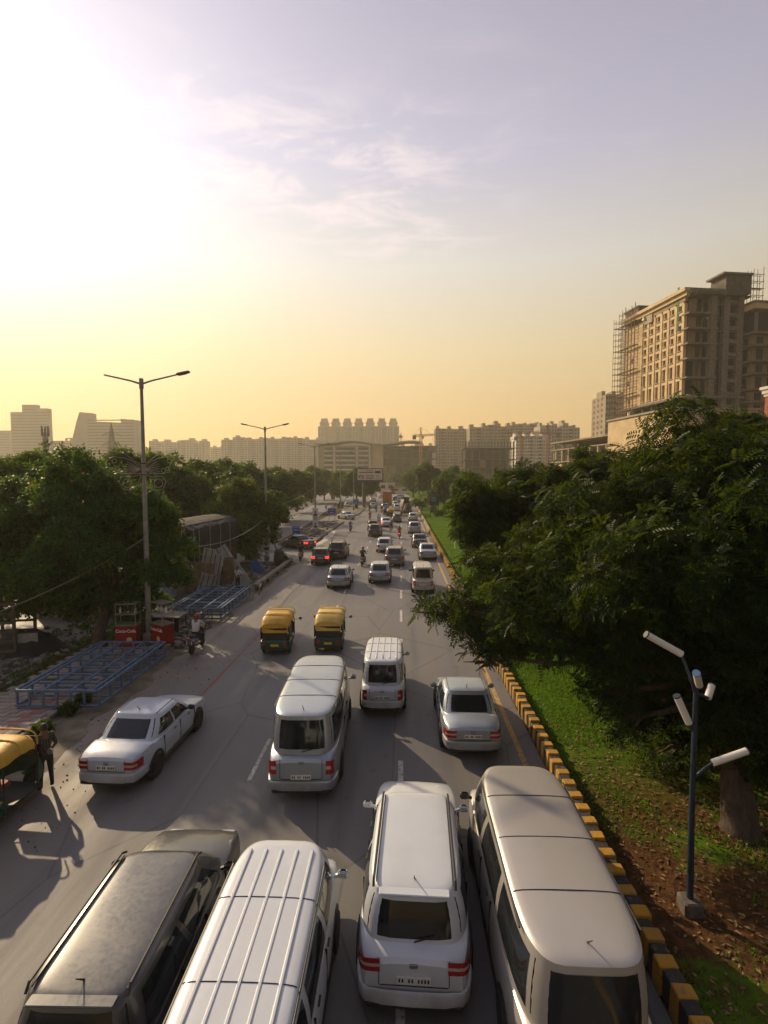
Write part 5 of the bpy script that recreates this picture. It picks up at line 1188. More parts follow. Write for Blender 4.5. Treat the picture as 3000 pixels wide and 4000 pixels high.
# ================================================================== VEHICLES
M_TYRE = mat('tyre', (.018, .018, .018), .85); M_RIM = mat('alloy_rim', (.35, .35, .34), .35, metal=.8); M_TRIM = mat('black_trim', (.022, .022, .022), .55)
M_GLASS = mat('tinted_glass', (.016, .020, .022), .07, spec=.6); M_TAIL = mat('tail_lamp_red', (.34, .012, .010), .25, coat=.5); M_TAILON = mat('brake_lamp_lit', (.5, .02, .015), .3, emit=(1, .05, .03), estr=2.2)
M_LENS = mat('clear_lens', (.50, .40, .34), .2, coat=.5); M_PLATE = mat('number_plate', (.68, .66, .60), .5); M_PLATEY = mat('number_plate_yellow', (.60, .42, .04), .5); M_INTER = mat('car_interior', (.03, .028, .026), .8)
def paint(name, c, rough=.32, metal=.0):
    m = bpy.data.materials.new('paint_' + name); m.use_nodes = True; t = NT(m.node_tree); b = t.n('ShaderNodeBsdfPrincipled', ins={'Metallic': metal, 'Coat Weight': .55, 'Coat Roughness': .1}); t.n('ShaderNodeOutputMaterial', ins={0: b.outputs[0]})
    v = t.n('ShaderNodeTexCoord').outputs['Object']; z = t.n('ShaderNodeSeparateXYZ', ins={0: v}).outputs[2]; n1 = t.noise(v, 2.3, 6, .62); n2 = t.noise(v, 14.0, 4, .6)
    d = t.m('ADD', t.m('MULTIPLY', t.mapr(z, .80, .25, 0, .7), t.mapr(n1, .3, .65)), t.mapr(n1, .42, .75, .02, .14), clamp=True)
    t.t.links.new(t.mix(d, c, (.27, .225, .17)), b.inputs['Base Color']); t.t.links.new(t.m('ADD', t.m('MULTIPLY', d, .5), t.mapr(n2, .3, .7, rough - .04, rough + .08)), b.inputs['Roughness']); MATS['paint_' + name] = m; return m
PA = dict(white=paint('white', (.58, .62, .66)), silver=paint('silver', (.36, .41, .46), .34, .5), grey=paint('grey', (.16, .165, .17), .34, .4), black=paint('black', (.014, .014, .016)), navy=paint('navy', (.016, .028, .075)),
          beige=paint('beige', (.45, .43, .40), .36, .3), maroon=paint('maroon', (.12, .016, .018)), pale=paint('pale_blue', (.48, .53, .60)), brown=paint('brown', (.13, .085, .06), .34, .3), red=paint('red', (.32, .02, .018)), dgrey=paint('dark_grey', (.07, .074, .078), .3, .4))
CARS = {}
#         L     W     H    belt  hood  base ring y0,y1  top ring y0,y1
SPEC = dict(hatch=(3.75, 1.66, 1.50, .96, .93, -1.72, 1.05, -1.45, .28), sedan=(4.35, 1.72, 1.47, .95, .90, -1.42, 1.10, -.85, .32),
            suv=(4.25, 1.78, 1.66, 1.06, 1.06, -1.98, 1.20, -1.72, .42), van=(3.75, 1.52, 1.86, 1.02, 1.00, -1.80, 1.72, -1.70, 1.02),
            mpv=(4.70, 1.80, 1.72, 1.06, 1.04, -2.22, 1.45, -2.00, .62), minibus=(5.70, 1.82, 2.16, 1.16, 1.08, -2.78, 2.55, -2.68, 1.75), longvan=(5.00, 1.66, 1.98, 1.06, 1.02, -2.42, 2.25, -2.32, 1.50))
def sring(yc, a, w, z, n=5.0, N=44):
    out = []
    for k in range(N):
        th = 2 * math.pi * k / N; c, s = math.cos(th), math.sin(th)
        out.append((w * math.copysign(abs(c) ** (2 / n), c), yc + a * math.copysign(abs(s) ** (2 / n), s), z))
    return out
def car_parts(kind):
    if kind in CARS: return CARS[kind]
    key = kind; KS = SPEC[kind]; kind = {'mpv': 'suv', 'minibus': 'van', 'longvan': 'van'}.get(kind, kind); L, W_, H, belt, hood, b0, b1, t0, t1 = KS; P = []; hw = W_ / 2; zt = H - .07
    # lower shell
    rows = []; N = 30
    for i in range(N + 1):
        y = -L / 2 + L * i / N; u = abs(2 * y / L); w = hw * (1 - .13 * u ** 7 - .02 * u ** 2)
        if y > b1 - .15: f = (y - b1 + .15) / (L / 2 - b1 + .15); ztop = belt + (hood - belt) * min(1, f * 3) - .20 * f ** 2.2
        elif y < b0 + .1 and kind == 'sedan': f = (b0 + .1 - y) / (L / 2 + b0 + .1); ztop = belt + .06 - .05 * f ** 2
        else: ztop = belt
        if u > .93: ztop -= (.10 if kind != 'sedan' else .05) * ((u - .93) / .07) ** 2
        zb = .26 + .12 * max(0, (u - .82) / .18) ** 1.5; zs = .5 * (zb + ztop)
        half = [(w * .90, zb), (w * .985, zb + .08), (w, zs), (w * .985, ztop - .16), (w * .955, ztop - .05), (w * .89, ztop - .008), (w * .5, ztop + .025), (0, ztop + .035)]
        rows.append([(x, y, z) for x, z in half] + [(-x, y, z) for x, z in half[-2::-1]])
    b = MB(); b.grid(rows); n = len(rows[0])
    for r, flip in ((rows[0], 1), (rows[-1], 0)):
        cy = r[0][1]; dy = -.045 if flip else .045; inner = [(p[0] * .93, cy + dy, .5 * belt + (p[2] - .5 * belt) * .86) for p in r]
        b.grid([r, inner]); b.add(inner, [tuple(range(n))])
    ych, a_, wb, wt = (b0 + b1) / 2, (b1 - b0) / 2, hw * .955, hw * (.80 if kind != 'van' else .86)
    def lvl(t):
        k = t; bul = .035 * math.sin(math.pi * t)
        y0 = b0 + (t0 - b0) * k; y1 = b1 + (t1 - b1) * k; return (y0 + y1) / 2, (y1 - y0) / 2 + bul * .4, wb + (wt - wb) * k + bul, belt - .02 + (zt - belt + .02) * k
    rings = [sring(*lvl(t)) for t in (0, .2, .4, .6, .8, 1.0)]
    yc, a, w, z = lvl(1.0)
    for s, dz in ((.97, .022), (.92, .040), (.80, .054), (.55, .064), (.25, .069), (.02, .070)): rings.append(sring(yc, a * (1 - (1 - s) * .6) if s > .7 else a * s * 1.05, w * s, z + dz, 5.0 if s > .5 else 3))
    b.grid(rings, closed=True); b.add(rings[-1], [tuple(range(len(rings[-1])))]); P.append(('body', b.mesh('body', PA['white'], 35, True), 'paint', None))
    nn = 5.0
    def side(sg, f0, f1, ta=.14, tb=.86):
        g = []
        for i in range(4):
            tt = ta + (tb - ta) * i / 3; yc, a, w, z = lvl(tt); r = []
            for j in range(7):
                y = yc - a + 2 * a * (f0 + (f1 - f0) * j / 6); q = min(.999, abs((y - yc) / a)); x = w * (1 - q ** nn) ** (1 / nn) + .006; r.append((sg * x, y, z))
            g.append(r)
        return MB().grid(g)
    def end(sg, ta, tb, wf=.84):
        g = []
        for i in range(5):
            tt = ta + (tb - ta) * i / 4; yc, a, w, z = lvl(tt); r = []
            for j in range(9):
                x = w * wf * (-1 + 2 * j / 8); y = yc + sg * (a * (1 - min(.999, abs(x / w)) ** nn) ** (1 / nn) + .006); r.append((x, y, z))
            g.append(r)
        return MB().grid(g)
    P.append(('rear_window', end(-1, .16, .90).mesh('rear_window', M_GLASS, 179), None, None)); P.append(('windscreen', end(1, .08, .92).mesh('windscreen', M_GLASS, 179), None, None))
    for sg in (-1, 1):
        for f0, f1 in ((.12, .46), (.50, .86)) if kind != 'van' else ((.07, .33), (.37, .63), (.67, .90)): P.append(('side_window', side(sg, f0, f1).mesh('side_window', M_GLASS, 179), None, None))
    zl = belt - .16 if kind != 'suv' else belt - .12; hl = .20 if kind != 'van' else .34
    for sg in (-1, 1):
        tz = zl - (.10 if kind == 'van' else .03); xs = ((.54, -.052), (.70, -.054), (.79, -.042), (.845, -.010), (.885, .05), (.915, .14), (.948, .26)) if kind != 'van' else ((.66, -.052), (.74, -.050), (.80, -.036), (.85, -.004), (.88, .05))
        b = MB(); b.grid([[(sg * (hw * x + .010), -L / 2 + dy - .010, tz + hl * f - .35 * hl * max(0, dy) * (1 if f < 0 else -1)) for x, dy in xs] for f in (-.5, -.46, -.14, .10, .46, .5)]); nq = len(xs) - 1; b.mi = [1 if (i // nq == 2 and i % nq < nq - 2) else 0 for i in range(len(b.f))]; P.append(('tail_light', b.mesh('tail_light', [M_TAIL, M_LENS], 60), 'tail', None))
        for yy in ((.02 * L - .95, .02 * L + .0, .02 * L + .95) if kind != 'van' else (-.55, .45)): P.append(('door_seam', MB().box((sg * hw * .985, yy, .5 * (belt + .30)), (hw * .042, .010, belt - .42)).mesh('door_seam', M_TRIM), None, None))
        b = MB(); b.cbox((sg * (hw * .58), L / 2 - .0, hood - .30), (.34, .12, .13), .03); P.append(('headlight', b.mesh('headlight', M_RIM), None, None))
        b = MB(); b.cbox((sg * (hw + .10), b1 - .52, belt + .10), (.19, .10, .14), .035); b.beam((sg * (hw - .06), b1 - .50, belt + .03), (sg * (hw + .03), b1 - .50, belt + .07), .05); P.append(('wing_mirror', b.mesh('wing_mirror', M_TRIM), 'mirror', None))
        for yy in (-L * .02 - .15, -L * .02 + .75): P.append(('door_handle', MB().cbox((sg * (hw * .995), yy, belt - .14), (.03, .16, .028), .008).mesh('door_handle', M_TRIM), None, None))
        P.append(('sill', MB().cbox((sg * (hw * .93), 0, .25), (.12, L * .55, .13), .02).mesh('sill', M_TRIM), None, None))
    bp = [(x, y) for x, y in ((-.97, .42), (-.95, .22), (-.90, .04), (-.80, -.07), (-.5, -.10), (0, -.11), (.5, -.10), (.80, -.07), (.90, .04), (.95, .22), (.97, .42))]
    P.append(('rear_bumper', MB().grid([[(hw * x * q, -L / 2 + y * (1 if y > 0 else q), z) for x, y in bp] for z, q in ((.33, .97), (.36, 1.005), (.50, 1.012), (.555, 1.0), (.57, .95))]).mesh('rear_bumper', PA['white'], 50), 'paint', None)); P.append(('rear_valance', MB().cbox((0, -L / 2 - .02, .31), (W_ * .80, .14, .12), .03).mesh('rear_valance', M_TRIM), None, None))
    zc = belt - .04; P.append(('tailgate_seam', MB().box((0, -L / 2 - .049, .60), (W_ * .56, .012, .010)).box((-W_ * .285, -L / 2 - .049, .5 * (zc + .6)), (.010, .012, zc - .62)).box((W_ * .285, -L / 2 - .049, .5 * (zc + .6)), (.010, .012, zc - .62)).mesh('tailgate_seam', M_TRIM), None, None)); P.append(('badge', MB().cbox((0, -L / 2 - .053, belt - .15), (.12, .02, .06), .008).mesh('badge', M_RIM), None, None))
    if kind != 'sedan': yc, a, w, z = (lambda q: q)((b0, 0, 0, belt)); P.append(('rear_wiper', MB().beam((0, b0 - .03, belt + .08), (.30, b0 + .02, belt + .14), .016).mesh('rear_wiper', M_TRIM), None, None))
    P.append(('front_bumper', MB().cbox((0, L / 2 + .015, .40), (W_ * .80, .15, .22), .05).mesh('front_bumper', M_TRIM), None, None))
    P.append(('number_plate', MB().box((0, -L / 2 - .062, .70 if kind != 'van' else .66), (.50, .02, .11)).mesh('number_plate', M_PLATE), 'plate', None))
    if kind in ('hatch', 'suv'): P.append(('rear_spoiler', MB().cbox((0, t0 + .03, zt + .034), (wt * 1.50, .16, .03), .012).mesh('rear_spoiler', PA['white']), 'paint', None))
    if kind != 'van':
        for sg in (-1, 1): P.append(('roof_seam', MB().box((sg * wt * .83, (t0 + t1) / 2, zt + .053), (.014, (t1 - t0) * .86, .012)).mesh('roof_seam', M_TRIM), None, None))
    P.append(('antenna', MB().tube([(0, t0 + .30, H - .03), (0, t0 + .12, H + .16)], [.014, .006], 5).mesh('antenna', M_TRIM), None, None))
    P.append(('lettering', (lambda b: [b.box((-.21 + k * .047, -L / 2 - .0735, .70 if kind != 'van' else .66), (.026, .004, .055)) for k in range(10) if k not in (2, 5)] and b)(MB()).mesh('lettering', M_TRIM), None, None))
    if kind == 'suv':
        for sg in (-1, 1): P.append(('roof_rail', MB().tube([(sg * wt * .88, t0 + .12, H - .05), (sg * wt * .88, t0 + .2, H + .035), (sg * wt * .88, t1 - .2, H + .035), (sg * wt * .88, t1 - .05, H - .05)], .02, 6).mesh('roof_rail', M_TRIM), None, None))
    if kind == 'van':
        for sg in (-1, 1): P.append(('drip_rail', MB().tube([(sg * (wt + .008), t0 + .55, zt - .01), (sg * (wt + .008), t1 - .55, zt - .01)], .016, 5).mesh('drip_rail', M_TRIM), None, None))
        for k in range(1, 4 if L > 5.3 else 3):
            yy = t0 + (t1 - t0) * k / (4 if L > 5.3 else 3); pts = [(wt * s_, yy, zt + dz + .003) for s_, dz in ((-.97, .022), (-.92, .040), (-.80, .054), (-.55, .064), (-.25, .069), (.25, .069), (.55, .064), (.80, .054), (.92, .040), (.97, .022))]
            P.append(('roof_seam', MB().tube(pts, .007, 4).mesh('roof_seam', M_TRIM), None, None))
        for k in range(5): P.append(('roof_rib', MB().cbox((wt * (-.70 + k * .35), (t0 + t1) / 2, H - .004), (.05, (t1 - t0) * .84, .03), .012).mesh('roof_rib', PA['white']), 'paint', None))
    rw = .31 if kind != 'suv' else .35
    tyre = MB().lathe([(rw * .62, -.09), (rw * .93, -.095), (rw, -.06), (rw, .06), (rw * .93, .095), (rw * .62, .09)], 20, (0, 0, 0), 'x').mesh('tyre', M_TYRE, 40); rim = MB().lathe([(.03, -.075), (rw * .60, -.085), (rw * .62, .085), (.03, .075)], 14, (0, 0, 0), 'x').mesh('rim', M_RIM, 40)
    for sg in (-1, 1):
        for yy in (-L * .295, L * .30):
            P.append(('wheel_arch', MB().lathe([(.02, -.02), (rw + .07, -.02), (rw + .07, .012), (.02, .012)], 20, (sg * (hw * .985), yy, rw + .01), 'x').mesh('wheel_arch', M_TRIM), None, None)); P.append(('wheel', None, None, ((sg * (hw * .93), yy, rw), tyre, rim)))
    CARS[key] = P; return P
def car(label, kind, col, loc, rz=0.0, lit=False, ribs=True, plate=None, group='cars on the main road', cat='car', name='car'):
    t_ = thing(name, label, cat, loc, rz, group); pm_ = PA[col]
    for nm, me, role, wh in car_parts(kind):
        if nm == 'roof_rib' and not ribs: continue
        if wh:
            c, ty, ri = wh; o = ob('wheel', ty, t_, c); ob('rim', ri, o); continue
        m = {'paint': pm_, 'tail': M_TAILON if lit else M_TAIL, 'plate': plate or M_PLATE, 'mirror': pm_ if col in ('white', 'silver') else M_TRIM}.get(role)
        ob(nm, me, t_, m=m)
    return t_
def carF(label, kind, col, fx, fy, rz=0.0, **kw):
    """rear bumper foot at photo pixel (fx, fy)"""
    p = G(fx, fy); L = SPEC[kind][0]; return car(label, kind, col, (p.x - math.sin(rz) * L / 2 + bend(p.y), p.y + math.cos(rz) * L / 2, 0.0), rz, **kw)
# close traffic
car('dark grey utility car abreast of the white ribbed-roof van', 'mpv', 'dgrey', (-4.0, 7.75, 0), R(1))
car('long white van with a ribbed roof close behind the silver minibus', 'longvan', 'white', (-1.92, 6.85, 0), R(0), cat='van', name='van')
car('silver-white people carrier straddling the lane dashes', 'mpv', 'white', (.28, 9.55, 0), R(-2))
car('long beige minibus beside the yellow edge line and striped parapet', 'minibus', 'beige', (2.36, 8.7, 0), R(0), ribs=False, cat='minibus', name='minibus')
car('long silver minibus directly ahead of the long white van', 'minibus', 'silver', (-2.55, 15.2, 0), R(2), ribs=False, cat='minibus', name='minibus')
car('silver-white ribbed-roof van alone in the middle lane ahead of the people carrier', 'van', 'white', (-.62, 18.9, 0), 0, cat='van', name='van')
car('silver sedan just below the overhanging tree branch and parapet', 'sedan', 'silver', (2.05, 16.6, 0), 0)
car('pale blue sedan passing the standing man', 'sedan', 'pale', (-7.35, 14.7, 0), R(-2))
# middle distance
car('grey-white hatchback just beyond the two yellow rickshaws', 'hatch', 'silver', (G(1313, 2313).x, 38.6, 0), R(1))
carF('silver hatchback in the middle lane behind the grey utility car', 'hatch', 'silver', 1482, 2283); carF('grey utility car with roof rails overlapping the white hatchback ahead', 'suv', 'grey', 1540, 2215); carF('white hatchback just ahead of the grey utility car', 'hatch', 'white', 1500, 2160)
carF('beige van in the lane along the yellow edge line', 'van', 'beige', 1653, 2322); carF('silver sedan close behind the dark sedan by the parapet', 'sedan', 'silver', 1672, 2190); carF('dark grey sedan near the parapet ahead of the silver sedan', 'sedan', 'dgrey', 1640, 2142)
carF('black utility car beside the brake-lit dark hatchback', 'suv', 'black', 1313, 2187); carF('dark hatchback with glowing red brake lamps at the side-road mouth', 'hatch', 'dgrey', 1250, 2210, R(4), lit=True); carF('black sedan turning off towards the service road', 'sedan', 'black', 1215, 2145, R(52), lit=True)
carF('silver utility car near the parapet with a dark rear window', 'suv', 'silver', 1619, 2086); carF('white-roofed silver hatchback ahead of the silver utility car', 'hatch', 'white', 1613, 2036); carF('navy blue hatchback behind the concrete mixer', 'hatch', 'navy', 1550, 2041)
carF('white sedan with lit tail lamps behind the yellow-topped rickshaw', 'sedan', 'white', 1509, 2060, R(3), lit=True); carF('dark utility car with a yellow plate behind the brown hatchback', 'suv', 'dgrey', 1463, 2098, plate=M_PLATEY); carF('brown hatchback just ahead of the dark utility car', 'hatch', 'brown', 1456, 2074)
carF('white sedan turning across the gap between the islands', 'sedan', 'white', 1375, 2030, R(38))
# far queue
Gf = 'cars queueing far along the road'
for fx, fy, kd, co, lb in ((1457, 1986, 'hatch', 'white', 'far white hatchback beside the island tree'), (1456, 1962, 'sedan', 'white', 'farther white sedan under the island tree branches'), (1503, 1991, 'sedan', 'dgrey', 'dark sedan just behind the orange truck'), (1551, 1997, 'suv', 'white', 'white utility car alongside the concrete mixer cab'),
        (1545, 1981, 'hatch', 'white', 'white hatchback in the queue beside the orange truck'), (1560, 1962, 'sedan', 'silver', 'silver sedan in the queue ahead of the concrete mixer'), (1543, 1956, 'hatch', 'maroon', 'maroon hatchback past the orange truck'), (1490, 1946, 'hatch', 'white', 'distant white hatchback ahead of the orange truck'), (1466, 1940, 'sedan', 'white', 'distant white sedan under the trees at the bend')):
    carF(lb, kd, co, fx, fy, group=Gf)
carF('white utility car crossing the gap in the lawn divider', 'suv', 'white', 1580, 1948, R(75), group=Gf)
p = G(1355, 1983); car('white hatchback parked on the service road beside the black rickshaw', 'hatch', 'white', (p.x, p.y + 2, -.01), R(6), group='vehicles on the service road')
p = G(1216, 1962); car('grey car parked far along the service road under the trees', 'hatch', 'silver', (p.x, p.y + 2, -.01), R(14), group='vehicles on the service road')

# auto-rickshaws
def rickshaw(label, loc, rz=0.0, canopy=(.62, .36, .03), lower=(.02, .085, .055), text=False, group='auto-rickshaws'):
    t_ = thing('auto_rickshaw', label, 'rickshaw', loc, rz, group); mc = mat('canopy_%d_%d' % (canopy[0] * 100, canopy[2] * 100), canopy, .55, .2, 2.0, .35); ml = mat('tub_%d_%d' % (lower[0] * 100, lower[1] * 100), lower, .45, .25, 3.0)
    L, W_, H = 2.65, 1.30, 1.74; hw = W_ / 2
    # canopy: soft top sagging between hoops, rounded at front and back
    rows = []
    for j in range(13):
        f = j / 12; y = -1.28 + 1.98 * f; zt = H - .30 * max(0, (.28 - f) / .28) ** 2 - .26 * max(0, (f - .82) / .18) ** 2 - .03 * math.sin(f * math.pi * 3) ** 2; w = hw * (1 - .10 * max(0, (.2 - f) / .2) ** 2 - .22 * max(0, (f - .8) / .2) ** 2)
        r = []
        for k in range(15):
            a = math.pi * k / 14; c, s = math.cos(a), math.sin(a); r.append((w * math.copysign(abs(c) ** .42, c), y + .012 * math.sin(k * 2.2 + j), zt - .34 + .34 * abs(s) ** .55 + .008 * math.sin(j * 2 + k)))
        rows.append(r)
    b = MB(); b.grid(rows); b.add(rows[0] + [(-hw * .8, -1.30, 1.02), (hw * .8, -1.30, 1.02)], [tuple(range(17))]); b.build('canopy', mc, t_, 60, True)
    for y in (-.75, .05, .60): MB().tube([(hw * .985 * math.copysign(abs(math.cos(a)) ** .42, math.cos(a)), y, H - .345 + .36 * abs(math.sin(a)) ** .55) for a in np.linspace(0, math.pi, 13)], .018, 5).build('canopy_hoop', mc, t_)
    # rear black panel, tub, cab front
    MB().cbox((0, -1.26, .86), (W_ * .86, .05, .76), .015).build('rear_panel', M_TRIM, t_)
    b = MB(); b.cbox((0, -.82, .46), (W_ * .98, 1.00, .50), .07); b.build('rear_tub', ml, t_, 30)
    for s in (-1, 1):
        MB().cbox((s * hw * .97, -.88, .98), (.04, .74, .58), .012).build('side_panel', M_TRIM, t_)
        b = MB(); b.tube([(s * hw * .96, -.80 + .36 * math.cos(a), .26 + .34 * math.sin(a)) for a in np.linspace(0, math.pi, 9)], .05, 6); b.build('mudguard', ml, t_, 60)
        MB().cbox((s * hw * .995, -.82, .60), (.03, .62, .05), .008).build('yellow_stripe', mat('tub_yellow', (.55, .33, .03), .5), t_)
        MB().tube([(s * hw * .93, .58, .40), (s * hw * .90, .66, 1.1), (s * hw * .80, .56, 1.52)], .024, 6).build('front_pillar', M_TRIM, t_); MB().tube([(s * hw * .97, -.45, .6), (s * hw * .97, -.42, 1.42)], .02, 6).build('door_pillar', M_TRIM, t_)
        MB().cbox((s * .44, -1.30, .52), (.16, .06, .14), .015).build('tail_light', M_TAIL, t_)
        o = MB().tube([(s * .55, .85, 1.05), (s * .86, .72, 1.14)], .010, 5).build('mirror_stalk', M_TRIM, t_); MB().lathe([(.01, -.02), (.08, -.02), (.08, .02), (.01, .02)], 10, (s * .88, .71, 1.16), 'y').build('mirror', M_RIM, o)
    MB().cbox((0, -.9, .72), (W_ * .8, .42, .12), .03).build('seat', M_BLACK, t_); MB().cbox((0, -1.12, .98), (W_ * .8, .1, .44), .03).build('seat_back', M_BLACK, t_); MB().cbox((0, .05, .62), (.5, .36, .12), .03).build('driver_seat', mat('seat_red', (.28, .05, .04), .7), t_)
    MB().box((0, -.0, .27), (W_ * .9, 1.5, .06)).build('floor_pan', M_TRIM, t_)
    rows = []
    for j in range(6):
        z = .34 + .62 * j / 5; w = hw * (.80 + .12 * math.sin(j / 5 * 2.6)); rows.append([(w * math.cos(a), .62 + (.62 - .16 * (j / 5) ** 2) * math.sin(a) ** .8 if math.sin(a) > 0 else .62, z) for a in np.linspace(0, math.pi, 13)])
    MB().grid(rows).build('front_cowl', ml, t_, 179); MB().box((0, .80, 1.24), (W_ * .76, .02, .50)).build('windscreen', M_GLASS, t_); MB().tube([(-.32, .45, 1.02), (0, .55, 1.05), (.32, .45, 1.02)], .014, 6).build('handlebar', M_TRIM, t_)
    ty = MB().lathe([(.10, -.05), (.19, -.055), (.205, -.03), (.205, .03), (.19, .055), (.10, .05)], 16, (0, 0, 0), 'x').mesh('tyre', M_TYRE, 40); ri = MB().lathe([(.02, -.045), (.115, -.05), (.115, .05), (.02, .045)], 12, (0, 0, 0), 'x').mesh('rim', M_RIM, 40)
    for c in ((-hw * .90, -.80, .205), (hw * .90, -.80, .205), (0, 1.08, .205)): o = ob('wheel', ty, t_, c); ob('rim', ri, o)
    MB().cbox((0, 1.08, .44), (.15, .46, .08), .03).build('front_mudguard', ml, t_); MB().cbox((0, -1.33, .30), (W_ * .9, .06, .12), .02).build('rear_bumper', M_TRIM, t_); MB().box((0, -1.345, .46), (.36, .015, .11)).build('number_plate', M_PLATEY, t_)
    if text:
        put_text('THREE\nRIDES\nFREE', .135, M_WHT, t_, (hw * .97 + .026, -.90, 1.0), (R(90), 0, R(90)), bold=.002)
        MB().box((-.12, -1.292, 1.02), (.66, .012, .42)).build('advert_sheet', M_WPAINT, t_); put_text('Uber', .24, M_WHT, t_, (.16, -1.295, .70), (R(90), 0, 0), bold=.004)
    return t_
rickshaw('parked green auto-rickshaw with a yellow canopy beside the standing man', (-9.70, 11.72, .004), R(-4), text=True, group=None)
rickshaw('yellow-topped rickshaw nearer the kerb of the moving pair', (-5.75, 24.2, 0), R(3), group='moving yellow rickshaws'); rickshaw('yellow-topped rickshaw close behind the grey-white hatchback', (-3.35, 24.6, 0), R(1), (.66, .45, .10), (.03, .07, .05), group='moving yellow rickshaws')
p = G(1524, 2021); rickshaw('small yellow-topped rickshaw beside the navy hatchback', (p.x, p.y + 1.3, 0)); p = G(1508, 2014); rickshaw('blue rickshaw ahead of the yellow-topped one in the queue', (p.x, p.y + 1.3, 0), 0, (.03, .12, .26), (.03, .10, .24))
for fx, fy, lb in ((1326, 1988, 'black rickshaw driving on the service road'), (1385, 1988, 'black rickshaw waiting beside the island kerb'), (1299, 1952, 'distant black rickshaw far along the service road'), (1319, 1945, 'distant black rickshaw just beyond the other far one')):
    p = G(fx, fy); rickshaw(lb, (p.x, p.y + 1.3, -.01), R(8), (.03, .035, .04), (.02, .05, .07))

# orange truck
p = G(1512, 1972); tr = thing('box_truck', 'orange ribbed box truck in the queue', 'truck', (p.x, p.y, 0)); M_OR = mat('truck_orange', (.50, .17, .025), .6, .25, 1.5)
MB().box((0, 4.0, 2.45), (2.5, 8.0, 2.9)).build('cargo_box', M_OR, tr)
for k in range(12):
    for s in (-1, 1): MB().box((s * 1.27, .5 + k * .64, 2.45), (.06, .12, 2.8)).build('side_rib', M_OR, tr)
for s in (-1, 1):
    MB().box((s * .62, -.03, 2.45), (1.2, .06, 2.75)).build('rear_door', M_OR, tr); MB().tube([(s * .15, -.09, 1.15), (s * .15, -.09, 3.75)], .03, 6).build('lock_rod', M_STEEL, tr); MB().box((s * .95, -.06, .85), (.3, .1, .16)).build('tail_light', M_TAIL, tr)
    for k in range(5): MB().box((s * .62, -.075, 1.35 + k * .52), (1.1, .03, .07)).build('door_rib', M_OR, tr)
    for yy in (1.2, 2.4, 8.6): MB().lathe([(.18, -.15), (.48, -.15), (.5, -.1), (.5, .1), (.48, .15), (.18, .15)], 16, (s * 1.02, yy, .5), 'x').build('wheel', M_TYRE, tr)
MB().box((0, 4.2, .82), (1.1, 9.5, .3)).build('chassis', M_STEEL, tr); MB().cbox((0, 9.1, 1.9), (2.4, 1.9, 2.5), .12).build('cab', M_OR, tr); MB().box((0, 10.07, 2.35), (2.1, .03, .9)).build('windscreen', M_GLASS, tr); MB().box((0, -.1, .62), (2.4, .12, .2)).build('rear_bumper', M_STEEL, tr)
# concrete mixer
p = G(1585, 2017); mx = thing('concrete_mixer', 'dusty concrete mixer truck with a tilted drum', 'truck', (p.x + .1, p.y, 0)); M_MIX = mat('mixer_drum', (.36, .29, .21), .8, .4, 1.0, .2); M_MIXD = mat('mixer_chassis', (.10, .085, .07), .8, .4, 2.0)
o = MB().lathe([(.55, 0), (.62, .1), (.85, .9), (1.24, 2.2), (1.28, 3.4), (1.0, 4.6), (.6, 5.2), (.1, 5.3)], 24).build('drum', M_MIX, mx, 40); o.location = (0, .5, 2.95); o.rotation_euler = (R(-106), 0, 0)
b = MB(); b.tube([((.80 + .40 * f) * 1.0 * math.cos(f * 9), (.80 + .40 * f) * math.sin(f * 9), .75 + 1.6 * f) for f in np.linspace(0, 1, 40)], .06, 5); s_ = b.build('drum_stripe', M_WPAINT, mx); s_.location = o.location; s_.rotation_euler = o.rotation_euler
MB().tube([(0, .45, 2.95), (0, .1, 3.02)], [.58, .62], 18, cap=False).build('drum_mouth', M_MIXD, mx); MB().lathe([(.02, 0), (.5, 0), (.5, .03), (.02, .03)], 16, (0, .42, 2.95), 'y').build('drum_opening', M_BLACK, mx)
b = MB(); b.add([(-.75, -.1, 3.9), (.75, -.1, 3.9), (.42, .3, 3.3), (-.42, .3, 3.3), (-.7, .45, 3.95), (.7, .45, 3.95)], [(0, 1, 2, 3), (0, 3, 4), (1, 5, 2), (4, 3, 2, 5)]); b.build('loading_hopper', M_MIXD, mx)
MB().tube([(-.1, 0, 2.3), (-.3, -.55, 1.6), (-.5, -.8, 1.3)], [.26, .22, .2], 10).build('discharge_chute', M_MIX, mx)
MB().box((0, 4, .95), (1.0, 8.4, .35)).build('chassis', M_MIXD, mx); MB().box((0, -.05, .78), (2.4, .15, .4)).build('rear_bumper', M_MIXD, mx); MB().cbox((0, 7.4, 1.95), (2.4, 1.9, 2.3), .1).build('cab', M_WPAINT, mx)
for s in (-1, 1):
    MB().beam((s * .6, .7, 1.0), (s * .55, .5, 3.0), .16).build('drum_stand', M_MIXD, mx); MB().box((s * .95, -.14, .85), (.3, .05, .18)).build('tail_light', M_TAIL, mx); MB().box((s * 1.05, 2.0, 1.12), (.45, 2.9, .08)).build('mudguard', M_MIXD, mx)
    for yy in (1.2, 2.6, 7.2): MB().lathe([(.18, -.2), (.48, -.2), (.52, -.12), (.52, .12), (.48, .2), (.18, .2)], 16, (s * 1.0, yy, .52), 'x').build('wheel', M_TYRE, mx)

